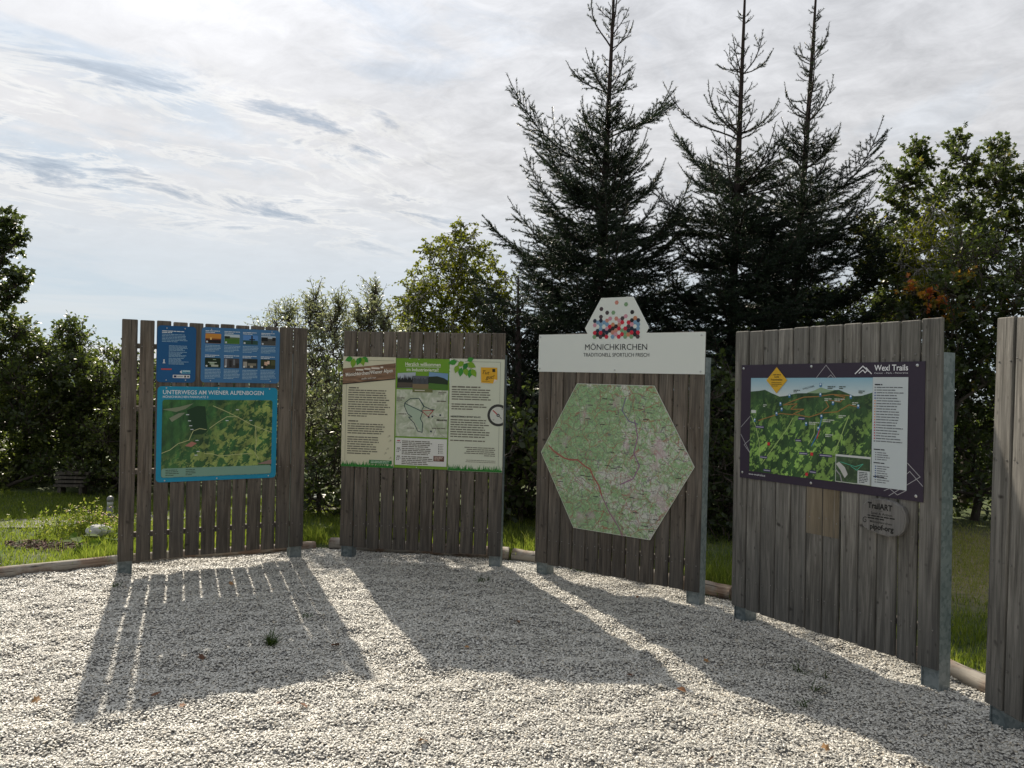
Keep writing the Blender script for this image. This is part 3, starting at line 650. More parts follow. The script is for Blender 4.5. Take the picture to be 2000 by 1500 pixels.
for x, z in ((.783, 1.258), (.815, 1.265), (.885, 1.278), (.806, 1.135)): s.rect(x, x+.015, z, z+.015, ink(25, 55, 75), 3)
s.flush('lettering')
s.rect(.495, .957, .842, 1.078, ink(222, 222, 216), .6)
for k, (zt, n) in enumerate(((1.055, 4), (.99, 4), (.92, 5))):
    s.greek(.555, .85, zt, n, .0155, .008, TX, 1.5, seed=40+k, last=.8, ragged=.25); s.greek(.51, .54, zt+.002, 1, .01, .009, (ink(180, 60, 80), TX, TX)[k], 1.5, seed=41, last=1)
    for q in range((3, 5, 5)[k]): s.disc(.512+.014*(q % 3), zt-.018-.014*(q//3), .0045, ink(40, 40, 42), 1.5, 8)
for q in range(6): s.disc(.885, 1.03-q*.0145, .0045, ink(40, 40, 42), 1.5, 8); s.greek(.893, .935, 1.034-q*.0145, 1, .01, .004, TX, 1.5, seed=q, last=.8)
s.flush('small_print'); s.rect(.84, .935, .885, .932, ink(98, 62, 52), 1.5); s.greek(.85, .925, .925, 3, .012, .006, ink(210, 190, 175), 2.5, seed=3); s.flush('brown_box'); screws(s, [(.69, 1.762), (.69, .826)], .005)
o, s = sign(t, 'welcome_sheet', [(.9685, .812), (1.4445, .812), (1.4445, 1.776), (.9685, 1.776)], CREAM2, 'pale sheet with compass print and orange note')
s.line([(1.1, 1.752), (1.41, 1.752), (1.41, 1.4)], .0025, ink(120, 125, 105), 0); s.line([(1.41, 1.2), (1.41, .86)], .0025, ink(120, 125, 105), 0); s.flush('border_print')
for (x, z, l, w, a, c) in ((1.03, 1.75, .08, .05, 190, 0), (1.04, 1.72, .075, .05, 250, 1), (1.07, 1.7, .08, .05, 262, 0), (1.09, 1.75, .07, .05, 215, 1), (1.1, 1.7, .075, .05, 285, 1), (1.12, 1.74, .07, .045, 240, 2), (1.12, 1.74, .085, .055, 335, 1), (1.12, 1.76, .06, .045, 20, 0), (1.15, 1.69, .08, .05, 262, 0), (1.16, 1.69, .08, .05, 300, 1)): leaf_print(s, x, z, l, w, R_(a), (GRS2, LIME, GRS)[c], 2+.2*c+.01*l)
s.line([(1.0, 1.772), (1.08, 1.73), (1.16, 1.69)], .003, ink(80, 90, 50), 1.5); s.flush('leaf_print')
s.poly([(1.245, 1.575), (1.35, 1.57), (1.385, 1.6), (1.382, 1.705), (1.24, 1.705)], ink(226, 172, 45), 2); s.poly([(1.35, 1.57), (1.385, 1.6), (1.36, 1.605)], ink(235, 225, 215), 3); s.rrect(1.34, 1.366, 1.668, 1.695, .003, ink(50, 45, 20), 3); s.flush('note_print')
s.text('Tut', 1.255, 1.315, 1.65, .032, ink(40, 35, 20), 4, rot=R_(-4), shear=.3); s.text('gut!', 1.285, 1.36, 1.607, .034, ink(40, 35, 20), 4, rot=R_(3), shear=.3); s.rect(1.255, 1.32, 1.586, 1.588, ink(90, 70, 20), 4); s.flush('lettering')
s.greek(.99, 1.24, 1.54, 1, .01, .012, TX, 1, seed=50, last=1); s.greek(.99, 1.34, 1.515, 5, .0205, .009, TX, 1, seed=51, last=.98, ragged=.06); s.greek(.99, 1.31, 1.39, 3, .0205, .009, TX, 1, seed=52, last=.6); s.text('NIEDERÖSTERREICH BEWEGT SICH FIT!', .985, 1.248, 1.272, .0135, ink(30, 30, 30), 1, bold=.03)
s.greek(.985, 1.33, 1.255, 8, .0205, .009, TX, 1, seed=53, last=.9, ragged=.16); s.greek(.985, 1.29, 1.078, 1, .01, .009, TX, 1, seed=54, last=1); s.greek(1.11, 1.38, 1.02, 5, .0165, .0065, TX, 1, seed=55, last=.35, align='r'); s.greek(1.125, 1.385, .91, 2, .014, .004, TX, 1, seed=56, last=1, align='r', ragged=.02); s.flush('small_print')
def half_disc(s, cx, cz, r, m, L, xmax=1.443):
    P = []
    for i in range(40):
        a = 2*math.pi*i/40; P.append((min(cx+r*math.cos(a), xmax), cz+r*math.sin(a)))
    s.poly(P, m, L)
half_disc(s, 1.4, 1.3, .094, ink(58, 58, 56), 1); half_disc(s, 1.4, 1.3, .072, ink(208, 210, 200), 2)
s.line([(1.4, 1.3), (1.355, 1.34)], .009, ink(185, 60, 60), 3); s.line([(1.4, 1.3), (1.43, 1.27)], .006, ink(90, 90, 90), 3); s.disc(1.4, 1.3, .014, ink(40, 40, 40), 4); s.disc(1.4, 1.3, .006, ink(200, 200, 200), 5)
for x, z, tt in ((1.36, 1.255, 'W'), (1.43, 1.35, 'N')): s.text(tt, x-.006, x+.008, z, .012, ink(70, 70, 70), 3)
s.flush('compass_print'); grass_edge(s, .970, 1.443, .814, 2); screws(s, [(1.41, 1.752)], .005)

# ---- white town board with hexagons
t = board(2, 'plank board with a white header sign and large hexagonal hiking map', .009, M_wood)
WS = ink(224, 228, 222)
mb = MB(); hp = [(.437, 2.043), (.462, 1.998), (.976, 1.998), (.998, 2.041), (.861, 2.279), (.578, 2.280)]
mb.prism([(-.005, 1.69), (1.45, 1.69), (1.45, 1.998), (.976, 1.998), (.998, 2.041), (.861, 2.279), (.578, 2.280), (.437, 2.043), (.462, 1.998), (-.005, 1.998)], -.0068, -.0018, WS)
o = mb.build('header_sign', t); o['label'] = 'white header sign with a raised hexagon top'; s = Sheet(o)
HX = [(0.718,2.239,'S'),(0.8,2.222,'G'),(0.583,2.193,'B'),(0.636,2.162,'B'),(0.691,2.161,'G'),(0.855,2.16,'K'),(0.8,2.13,'P'),(0.581,2.131,'B'),(0.718,2.114,'S'),(0.664,2.115,'P'),(0.772,2.114,'B'),(0.882,2.114,'O'),(0.527,2.1,'N'),(0.581,2.1,'N'),(0.636,2.099,'S'),(0.908,2.096,'N'),(0.854,2.097,'K'),(0.744,2.098,'P'),(0.555,2.087,'L'),(0.61,2.086,'L'),(0.772,2.083,'R'),(0.826,2.082,'R'),(0.883,2.081,'L'),(0.527,2.066,'P'),(0.581,2.068,'L'),(0.637,2.07,'L'),(0.854,2.066,'P'),(0.909,2.065,'L'),(0.69,2.067,'O'),(0.745,2.065,'S'),(0.717,2.053,'K'),(0.662,2.052,'R'),(0.826,2.051,'B'),(0.581,2.036,'L'),(0.637,2.035,'P'),(0.69,2.037,'K'),(0.744,2.036,'R'),(0.799,2.035,'R'),(0.854,2.034,'N'),(0.908,2.034,'L'),(0.554,2.021,'N'),(0.609,2.02,'N'),(0.663,2.021,'K'),(0.717,2.02,'S'),(0.771,2.02,'G'),(0.827,2.019,'N'),(0.881,2.019,'N'),(0.528,2.005,'R'),(0.582,2.005,'R'),(0.637,2.006,'N'),(0.69,2.006,'S'),(0.8,2.004,'G'),(0.855,2.003,'R'),(0.908,2.002,'R'),(0.554,1.989,'K'),(0.609,1.988,'K'),(0.716,1.991,'P'),(0.772,1.991,'R'),(0.826,1.988,'O'),(0.882,1.988,'K'),(0.526,1.973,'G'),(0.582,1.973,'B'),(0.635,1.973,'R'),(0.69,1.972,'L'),(0.744,1.972,'R'),(0.8,1.972,'G'),(0.853,1.971,'G'),(0.907,1.971,'B')]
HC_ = {'S': (202, 138, 122), 'P': (208, 148, 162), 'G': (128, 162, 122), 'B': (72, 60, 64), 'K': (38, 34, 36), 'N': (32, 42, 62), 'R': (200, 40, 62), 'L': (122, 158, 188), 'O': (200, 135, 98)}
for i, (x, z, c) in enumerate(HX):
    s.poly([(x+.0182*math.cos(R_(60*k)), z+.0182*math.sin(R_(60*k))) for k in range(6)], ink(*HC_[c]), .02*i)
s.flush('hexagon_emblem'); s.text('MÖNICHKIRCHEN', .443, .989, 1.87, .048, ink(30, 34, 40), 1); s.text('TRADITIONELL SPORTLICH FRISCH', .43, 1.008, 1.817, .03, ink(40, 42, 44), 1); s.flush('lettering')
screws(s, [(.01, 1.978), (1.42, 1.975), (.01, 1.715), (1.42, 1.71), (.715, 1.712)], .008)
def topo():
    m, T, b, out = nodemat('hiking_map_print'); o = T.obj()
    w = T.noise(o, 3.2, 5, .6, .6); w2 = T.noise(o, 20, 5, .65, 1.2)
    sx_ = T.new('ShaderNodeSeparateXYZ'); T.link(o, sx_.inputs[0]); lowr = T.math('MULTIPLY', T.rng(T.math('SUBTRACT', sx_.outputs[0], T.math('MULTIPLY', sx_.outputs[2], .35)), 0.0, .6), .07)
    col = T.ramp(T.math('ADD', T.math('ADD', T.math('MULTIPLY', w, .45), T.math('MULTIPLY', w2, .5)), lowr), [(.36, rgb(128, 166, 116)), (.5, rgb(150, 184, 134)), (.545, rgb(174, 198, 158)), (.575, rgb(200, 204, 190)), (.7, rgb(210, 204, 204))])
    def lines(scale, lo, c, seed, k, cur):
        q = T.noise(o, 6, 4, .6, 0, 'Color'); sub = T.new('ShaderNodeVectorMath', operation='SCALE'); T.link(q, sub.inputs[0]); sub.inputs['Scale'].default_value = .14
        ad = T.new('ShaderNodeVectorMath', operation='ADD'); T.link(T.mapping(o, (seed, seed, seed)), ad.inputs[0]); T.link(sub.outputs[0], ad.inputs[1])
        v = T.new('ShaderNodeTexVoronoi'); v.feature = 'DISTANCE_TO_EDGE'; v.inputs['Scale'].default_value = scale; T.link(T.mapping(ad.outputs[0], scale=(1, .02, 1)), v.inputs['Vector'])
        return T.mix(T.math('MULTIPLY', T.rng(v.outputs['Distance'], lo, lo*1.8, 1, 0), k), cur, c)
    col = lines(38, .04, rgb(108, 120, 98), 3, .5, col); col = lines(19, .022, rgb(150, 100, 92), 7, .6, col); col = lines(12, .014, rgb(96, 84, 104), 1, .6, col); col = lines(6.5, .008, rgb(160, 92, 72), 5, .7, col)
    v = T.new('ShaderNodeTexVoronoi'); v.inputs['Scale'].default_value = 26; T.link(T.mapping(o, scale=(.5, .02, 1.6)), v.inputs['Vector']); sc = T.new('ShaderNodeSeparateColor'); T.link(v.outputs['Color'], sc.inputs[0])
    col = T.mix(T.math('MULTIPLY', T.math('MULTIPLY', T.math('LESS_THAN', v.outputs['Distance'], .14), T.math('GREATER_THAN', sc.outputs[0], .5)), .7), col, rgb(60, 56, 60))
    pk = T.noise(o, 5, 2, .5); col = T.mix(T.rng(pk, .6, .68, 0, .5), col, rgb(196, 168, 178))
    T.link(col, b.inputs['Base Color']); b.inputs['Roughness'].default_value = .45; return m
M_topo = topo()
hm = [(.376, .434), (1.053, .430), (1.393, 1.012), (1.056, 1.598), (.376, 1.600), (.043, 1.02)]
o, s = sign(t, 'map_sign', hm, ink(215, 218, 205), 'hexagonal topographic hiking map sign')
cx_, cz_ = .715, 1.016; s.poly([(cx_+(x-cx_)*.994, cz_+(z-cz_)*.994) for x, z in hm], M_topo, 0)
for q, c, w in (([(.12, 1.08), (.17, 1.04), (.27, .99), (.33, .98), (.40, .985), (.47, .94), (.52, .92), (.55, .86), (.6, .8), (.63, .72)], (168, 96, 88), .012), ([(.9, 1.33), (.93, 1.2), (.9, 1.08), (.95, .98), (.9, .88), (.8, .83)], (150, 112, 140), .01), ([(.82, 1.5), (.79, 1.4), (.85, 1.32), (.93, 1.3)], (120, 110, 140), .008), ([(.63, .72), (.7, .6), (.78, .5), (.82, .43)], (150, 105, 130), .009)): s.line(q, w, ink(*c), 1)
rl = random.Random(17)
for k in range(150):
    x = rl.uniform(.12, 1.3); z = rl.uniform(.46, 1.58); m_ = min((x-.043)/.333*.57 if x < .376 else 9, (1.393-x)/.34*.58 if x > 1.053 else 9)
    if abs(z-1.016) < min(.56, m_-.02): w = rl.choice((.015, .02, .02, .03, .045)); s.rect(x, x+w, z, z+(.003 if w < .04 else .006), ink(62, 58, 62), 2)
s.flush('map_print')

# ---- trail map board
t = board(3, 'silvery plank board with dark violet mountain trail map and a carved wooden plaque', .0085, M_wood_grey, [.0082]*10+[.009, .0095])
VIO = ink(52, 42, 58); SIL = ink(170, 168, 172)
o, s = sign(t, 'trail_sign', [(.066, .993), (1.358, .993), (1.358, 1.766), (.066, 1.766)], VIO, 'dark violet sign with printed mountain panorama')
s.line([(.665, 1.675), (.735, 1.755), (.805, 1.675)], .0035, SIL, 0); s.line([(.745, 1.675), (.77, 1.695), (.79, 1.675)], .0035, SIL, 0)
s.line([(.152, 1.42), (.07, 1.34)], .0035, SIL, 0); s.line([(.07, 1.29), (.152, 1.17)], .0035, SIL, 0); s.line([(.152, 1.26), (.1, 1.22), (.15, 1.17)], .0035, SIL, 0)
s.line([(1.266, 1.2), (1.34, 1.13), (1.16, 1.005)], .0035, SIL, 0); s.line([(1.356, 1.08), (1.28, 1.155), (1.255, 1.13)], .0035, SIL, 0); s.line([(1.13, 1.03), (1.16, 1.045)], .0035, SIL, 0); s.line([(1.165, 1.045), (1.21, 1.015), (1.26, 1.045)], .0035, SIL, 0); s.flush('ornament_print')
s.text('Wexl Trails', 1.058, 1.262, 1.717, .035, ink(235, 235, 238), 1, bold=.014); s.text('Center - Park - Panorama', 1.058, 1.262, 1.699, .009, ink(220, 220, 225), 1); s.text('www.wexltrails.at', .145, .285, 1.02, .014, ink(225, 225, 230), 1); s.flush('lettering')
s.line([(.935, 1.70), (.985, 1.745), (1.005, 1.727), (1.025, 1.715)], .006, ink(235, 235, 238), 1); s.line([(.96, 1.703), (.985, 1.722), (1.0, 1.705), (1.012, 1.72), (1.022, 1.713)], .005, ink(235, 235, 238), 1); s.line([(1.005, 1.735), (1.04, 1.70)], .006, ink(235, 235, 238), 1); s.flush('mountain_logo')
M_sky = principled('printed_sky', rgb(150, 190, 205), .4)
def psky():
    m, T, b, out = nodemat('printed_sky'); sp = T.new('ShaderNodeSeparateXYZ'); T.link(T.obj(), sp.inputs[0]); T.link(T.ramp(T.rng(sp.outputs[2], 1.56, 1.68), [(0, rgb(205, 215, 215)), (1, rgb(135, 180, 200))]), b.inputs['Base Color']); b.inputs['Roughness'].default_value = .4; return m
s.rect(.151, 1.049, 1.45, 1.677, psky(), 0)
M_pan = relief_mat('panorama_print', rgb(28, 60, 30), rgb(58, 94, 46), rgb(146, 186, 90), .51, .53, (.12, -1.6, 1.62, -.62, .05), 4.1, 19, True, .25)
rdg = [(.151, 1.585), (.22, 1.59), (.27, 1.598), (.33, 1.575), (.39, 1.555), (.44, 1.56), (.52, 1.578), (.6, 1.58), (.66, 1.60), (.7, 1.617), (.76, 1.60), (.83, 1.603), (.88, 1.585), (.93, 1.567), (.98, 1.57), (1.049, 1.59)]
s.poly([(.151, 1.046), (1.049, 1.046)]+rdg[::-1], M_pan, 1); s.poly([(.6, 1.582), (.66, 1.60), (.7, 1.617), (.76, 1.602), (.8, 1.60), (.74, 1.585), (.68, 1.58)], ink(140, 165, 130), 1.5); s.flush('panorama_print')
TRL = ink(158, 118, 66)
for q in ([(.42, 1.5), (.5, 1.53), (.58, 1.555), (.68, 1.56), (.78, 1.575), (.9, 1.57)], [(.42, 1.5), (.53, 1.512), (.48, 1.475), (.58, 1.478), (.5, 1.445), (.62, 1.43), (.7, 1.455), (.76, 1.5), (.74, 1.53)], [(.22, 1.39), (.3, 1.415), (.4, 1.445), (.5, 1.44)], [(.72, 1.46), (.82, 1.47), (.9, 1.515), (.97, 1.5)], [(.8, 1.57), (.87, 1.56), (.84, 1.53), (.76, 1.54)]): s.line(q, .0055, TRL, 2)
for q in ([(.9, 1.45), (.87, 1.38), (.84, 1.3), (.8, 1.22)], [(.66, 1.4), (.66, 1.33), (.62, 1.26)], [(.5, 1.42), (.45, 1.34), (.3, 1.16), (.25, 1.1)], [(.16, 1.42), (.2, 1.35), (.23, 1.25), (.24, 1.12)]): s.line(q, .005, ink(170, 195, 120), 2)
s.line([(.71, 1.42), (.69, 1.34), (.64, 1.25)], .005, ink(70, 130, 190), 2.4); s.line([(.7, 1.36), (.68, 1.3)], .006, ink(200, 60, 60), 2.5); s.flush('trail_lines')
for x, z in ((.47, 1.56), (.4, 1.505), (.41, 1.47), (.37, 1.44), (.19, 1.39), (.7, 1.57), (.7, 1.63), (.79, 1.52), (.91, 1.56), (.96, 1.505), (.71, 1.435), (.6, 1.385), (.69, 1.36)):
    s.rrect(x-.008, x+.008, z-.01, z+.014, .004, ink(60, 120, 170), 3); s.disc(x, z+.006, .006, ink(225, 235, 240), 3.5, 8)
s.flush('pin_print')
for x, z, w in ((.2, 1.34, .07), (.24, 1.14, .06), (.27, 1.055, .06), (.52, 1.27, .045), (.55, 1.19, .065), (.7, 1.19, .09), (.86, 1.18, .065), (.63, 1.08, .05), (.54, 1.41, .05)): s.rect(x, x+w, z, z+.017, ink(62, 48, 96), 3); s.rect(x+.004, x+w-.004, z+.006, z+.010, ink(200, 200, 215), 3.6)
for x, z in ((.3, 1.23), (1.02, 1.15), (.6, 1.06), (.635, 1.19)): s.rect(x, x+.02, z, z+.02, ink(200, 50, 60), 3)
s.rect(.16, .2, 1.44, 1.46, ink(205, 210, 205), 3)
for x, z, w in ((.26, 1.5, .03), (.5, 1.6, .05), (.75, 1.625, .06), (.83, 1.625, .045), (.96, 1.6, .045), (.73, 1.55, .05), (.8, 1.55, .07), (.92, 1.53, .04), (.72, 1.42, .09), (.83, 1.45, .05), (.62, 1.4, .08), (.74, 1.33, .06)): s.greek(x, x+w, z, 2, .01, .005, ink(60, 70, 60) if z > 1.59 else ink(200, 205, 195), 3, seed=int(x*99), last=.6)
s.text('WECHSEL', .57, .66, 1.6, .011, ink(60, 70, 80), 3, rot=R_(14)); s.flush('place_names')
s.poly([(.367, 1.576), (.45, 1.662), (.366, 1.748), (.283, 1.662)], ink(214, 168, 42), 4); s.greek(.34, .4, 1.7, 1, .01, .005, ink(60, 50, 20), 5, seed=3, last=1); s.text('Legst', .35, .387, 1.679, .012, ink(50, 42, 20), 5, bold=.02); s.text('Freischneiden', .322, .413, 1.66, .012, ink(50, 42, 20), 5, bold=.02)
s.greek(.325, .41, 1.648, 3, .011, .004, ink(110, 90, 30), 5, seed=8); s.flush('yellow_diamond')
s.rect(1.05, 1.264, 1.046, 1.679, ink(196, 204, 206), 1); s.flush('legend_panel')
s.greek(1.063, 1.11, 1.64, 1, .01, .007, ink(40, 40, 45), 2, seed=3, last=1)
for k in range(21):
    z = 1.62-k*.0155; s.disc(1.066, z, .0045, ink(*((120, 125, 130), (60, 80, 150), (190, 70, 80), (215, 140, 100))[0 if k in (0, 1, 20) else 1 if k < 5 else 3 if k < 13 else 2]), 2, 8); s.greek(1.075, 1.19+.05*random.Random(k).random(), z+.003, 1, .01, .005, ink(95, 98, 104), 2, seed=k, last=1)
for zt, n in ((1.262, 1), (1.185, 1), (1.105, 1)): s.greek(1.063, 1.13, zt+.003, 1, .01, .006, ink(50, 50, 55), 2, seed=n, last=1)
for zt, n in ((1.247, 4), (1.168, 6), (1.09, 2)):
    for k in range(n): s.rect(1.072, 1.08, zt-k*.013-.006, zt-k*.013, ink(60, 90, 150) if n == 6 else ink(120, 120, 125), 2); s.greek(1.085, 1.13+.04*random.Random(k+n).random(), zt-k*.013, 1, .01, .005, ink(110, 112, 118), 2, seed=k, last=1)
s.flush('legend_text')
s.rect(.815, 1.048, 1.048, 1.214, ink(205, 208, 205), 4); s.rect(.819, 1.044, 1.052, 1.202, relief_mat('inset_map_print', rgb(48, 72, 46), rgb(66, 92, 58), rgb(92, 120, 78), .5, .55, None, 2.2, 20), 5); s.poly([(.82, 1.155), (.84, 1.17), (.88, 1.14), (.9, 1.1), (.88, 1.075), (.85, 1.12)], ink(190, 190, 186), 6); s.line([(.82, 1.12), (.85, 1.09), (.86, 1.055)], .008, ink(150, 150, 150), 6.3)
s.line([(.85, 1.17), (.95, 1.15), (1.0, 1.17), (.96, 1.13), (.92, 1.15)], .003, ink(90, 190, 160), 6.6); s.rect(.965, 1.044, 1.052, 1.13, ink(200, 205, 205), 7); s.greek(.975, 1.035, 1.122, 7, .0095, .005, ink(90, 92, 96), 8, seed=8); s.flush('inset_map')
screws(s, [(.085, 1.742), (.63, 1.748), (1.315, 1.744), (.088, 1.03), (.64, 1.018), (1.318, 1.022)], .009)
# lighter wood where an older notice hung
pm = wood_mat('fresh_larch', G(.08, .062, .04), G(.17, .135, .088), G(.25, .2, .135), False)
mb = MB()
for k in (5, 6):
    mb.box(k*W_/12+.004, (k+1)*W_/12-.004, -.0032, -.0020, .703, .9925, pm)
o = mb.build('notice_patch', t); o['label'] = 'paler unweathered wood where a notice once hung'
# carved plaque
pl = [(1.008, .879), (1.012, .93), (1.04, .962), (1.09, .98), (1.135, .984), (1.2, .977), (1.257, .952), (1.274, .92), (1.279, .875), (1.268, .825), (1.24, .792), (1.185, .776), (1.12, .782), (1.05, .796), (1.02, .815), (1.006, .845)]
PC = wood_mat('carved_plaque_wood', G(.1, .094, .088), G(.18, .17, .16), G(.26, .25, .235), False)
mb = MB(); n = len(pl); pc = (1.145, .88)
mb.prism(pl[::-1], -.034, -.0045, PC); PL2 = [(pc[0]+(x-pc[0])*.96, pc[1]+(z-pc[1])*.95) for x, z in pl]; mb.prism(PL2[::-1], -.0375, -.0335, PC)
o = mb.build('wooden_plaque', t); o['label'] = 'rounded slice of grey wood with hand-painted writing'; s = Sheet(o, -.0382); IKM = ink(18, 16, 15)
s.text('TrailART', 1.05, 1.2, .925, .034, IKM, 0, bold=.035, rot=R_(-1)); s.text('von', 1.118, 1.14, .912, .008, IKM, 0); s.text('Spiel & Action', 1.07, 1.2, .892, .014, IKM, 0, bold=.01); s.greek(1.05, 1.22, .885, 2, .014, .007, IKM, 0, seed=4); s.text('Mönichkirchen', 1.065, 1.2, .843, .013, IKM, 0, bold=.01); s.text('pipof-org', 1.065, 1.21, .807, .03, IKM, 0, bold=.035)
sp_ = [(1.034+(.017-.0011*k)*math.cos(k*.55+1), .85+(.019-.0011*k)*math.sin(k*.55+1)) for k in range(14)]; s.line(sp_, .004, IKM, 0); s.flush('lettering')

# ---- bare board at the right edge
board(4, 'silvery bare plank board without signs, nearest the camera', .0085, M_wood_grey)

# ------------------------------------------------------------------ vegetation tools
def tubes(P0, P1, R0, R1, n=4):
    P0 = np.asarray(P0, float); P1 = np.asarray(P1, float); R0 = np.asarray(R0, float)[:, None]; R1 = np.asarray(R1, float)[:, None]
    d = P1-P0; d /= np.linalg.norm(d, axis=1, keepdims=True)+1e-9
    up = np.where(np.abs(d[:, 2:3]) > .9, np.array([[1., 0, 0]]), np.array([[0, 0, 1.]])); a = np.cross(d, up); a /= np.linalg.norm(a, axis=1, keepdims=True); b = np.cross(d, a)
    V = []
    for P, R in ((P0, R0), (P1, R1)):
        for k in range(n):
            t = 2*np.pi*k/n; V.append(P+a*R*np.cos(t)+b*R*np.sin(t))
    V = np.stack(V, 1); m = len(P0); base = (np.arange(m)*2*n)[:, None]
    F = np.concatenate([base+np.array([[k, (k+1) % n, n+(k+1) % n, n+k]]) for k in range(n)], 0)
    return V.reshape(-1, 3), F
LEAF = {
 'oval': (np.array([[0, 0, 0], [.32, .45, .05], [.36, .8, 0.03], [0, 1.15, -.08], [-.36, .8, .03], [-.32, .45, .05], [0, .6, -.04]])*[1, 1, 1], [[0, 1, 6], [1, 2, 6], [2, 3, 6], [3, 4, 6], [4, 5, 6], [5, 0, 6]]),
 'rhomb': (np.array([[0, 0, 0], [.36, .42, .06], [0, 1, -.05], [-.36, .42, .06]]), [[0, 1, 2], [0, 2, 3]]),
 'narrow': (np.array([[0, 0, 0], [.17, .45, .04], [0, 1, -.06], [-.17, .45, .04]]), [[0, 1, 2], [0, 2, 3]]),
 'maple': (np.array([[0, 0, 0], [.42, -.02, -.05], [.30, .28, .02], [.62, .5, -.10], [.25, .58, .02], [0, 1.05, -.12], [-.25, .58, .02], [-.62, .5, -.10], [-.30, .28, .02], [-.42, -.02, -.05], [0, .35, .05]]),
           [[0, 1, 10], [1, 2, 10], [2, 3, 10], [3, 4, 10], [4, 5, 10], [5, 6, 10], [6, 7, 10], [7, 8, 10], [8, 9, 10], [9, 0, 10]]),
}
DENS = 2.6
def nrm(v): return v/(np.linalg.norm(v, axis=-1, keepdims=True)+1e-9)
def leaves(name, parent, mat, P, D, N, S, tint, kind='rhomb'):
    T, F = LEAF[kind]; T = np.asarray(T, float); F = np.asarray(F)
    D = nrm(D); X = nrm(np.cross(D, N)); Nn = np.cross(X, D); n = len(P)
    V = P[:, None]+S[:, None, None]*(T[None, :, 0:1]*X[:, None]+T[None, :, 1:2]*D[:, None]+T[None, :, 2:3]*Nn[:, None])
    if parent is not None: V = V-np.array(parent.location)
    Fa = (np.arange(n)*len(T))[:, None, None]+F[None]
    me = np_mesh(name, V.reshape(-1, 3), Fa.reshape(-1, 3), [mat], attrs={'tint': np.repeat(tint, len(T))})
    return put(name, me, parent)
def blobs_px(L, Y):
    """(px, py, radius px[, depth offset[, tint]]) circles on the photo, stood at distance Y"""
    out = []
    for q in L:
        y = Y+(q[3] if len(q) > 3 else 0); c = at(q[0], q[1], y); r = q[2]/F_PX*y; out.append((np.array(c), np.array([r, r*.9, r]), q[4] if len(q) > 4 else None))
    return out
def decid(name, label, cat, base, blobs, leafkind, size, lmat, bark, dens=70, tl=.4, npt=14, seed=0, group=None, trunk_r=.07, up=.5, droop=.0, tint=(.0, .8), spread=.6, flat=.6, top=None):
    g = np.random.default_rng(seed); base = np.array(base, float)
    t = empty(name, tuple(base)); tag(t, label, cat, group)
    P0 = []; P1 = []; R0 = []; R1 = []
    cs = np.array([b[0] for b in blobs]); cen = cs.mean(0); zmin = cs[:, 2].min()
    fork = base+(cen-base)*np.array([.5, .5, .0]); fork[2] = base[2]+max(.3, (zmin-base[2])*.5+.2)
    P0.append(base-[0, 0, .2]); P1.append(fork); R0.append(trunk_r*1.25); R1.append(trunk_r*.85)
    LP = []; LD = []; LN = []; LS = []; LT = []
    # limbs: every clump hangs on the nearest clump already reached, so the wood forks like a tree
    order = sorted(range(len(blobs)), key=lambda i: np.linalg.norm(cs[i]-fork)); done = [(fork, trunk_r*.8, base)]
    nmax = max(len(blobs), 8)
    for rank, bi in enumerate(order):
        c, r, tb = blobs[bi]; best = min(range(len(done)), key=lambda k: np.linalg.norm(done[k][0]-c)*1.0+.35*np.linalg.norm(done[k][0]-fork)+max(0, done[k][0][2]-c[2])*1.2)
        a, ra, _ = done[best]; rc = max(.006, ra*.62); mid = (a+c)/2+g.normal(0, .05, 3)
        P0 += [a, mid]; P1 += [mid, c]; R0 += [min(ra*.8, rc*1.3), rc*1.1]; R1 += [rc*1.1, rc*.8]; done.append((c, rc, a))
        nt = max(7, int(DENS*dens*(r[0]*r[2])**.5*(r[0]+.25)/.25*.35))
        v = nrm(g.normal(size=(nt, 3)))*(g.random((nt, 1))**.45); p = c+v*r
        d = nrm(v*.9+np.array([0, 0, up])+g.normal(0, .35, (nt, 3))); L = tl*g.uniform(.55, 1.25, nt)
        q = p+d*L[:, None]; q[:, 2] -= droop*L
        P0 += list(c*.5+p*.5+g.normal(0, .02, (nt, 3))); P1 += list(p); R0 += [.009]*nt; R1 += [.006]*nt
        P0 += list(p); P1 += list(q); R0 += [.006]*nt; R1 += [.002]*nt
        s = g.random((nt, npt)); s[:, 0] = 1.0
        lp = p[:, None]+(q-p)[:, None]*s[..., None]; side = nrm(g.normal(size=(nt, npt, 3))*[1, 1, .6])
        dd = nrm(d[:, None]*.55+side*spread+np.array([0, 0, -droop-.12])); lp = lp+dd*size*.35
        nn = nrm(np.array([0, 0, flat])+g.normal(0, .55, (nt, npt, 3)))
        LP.append(lp.reshape(-1, 3)); LD.append(dd.reshape(-1, 3)); LN.append(nn.reshape(-1, 3)); LS.append(size*g.uniform(.6, 1.2, nt*npt))
        base_t = g.uniform(tint[0], tint[1]) if tb is None else tb
        LT.append(np.clip(base_t+g.normal(0, .17 if tb is None else .05, nt*npt)+np.repeat(g.normal(0, .08, nt), npt), 0, .86 if tb is None else 1))
    V, F = tubes(P0, P1, R0, R1, 5)
    put('trunk', np_mesh('trunk', V-base, F, [bark]), t)
    leaves('crown', t, lmat, np.concatenate(LP), np.concatenate(LD), np.concatenate(LN), np.concatenate(LS), np.concatenate(LT), leafkind)
    return t

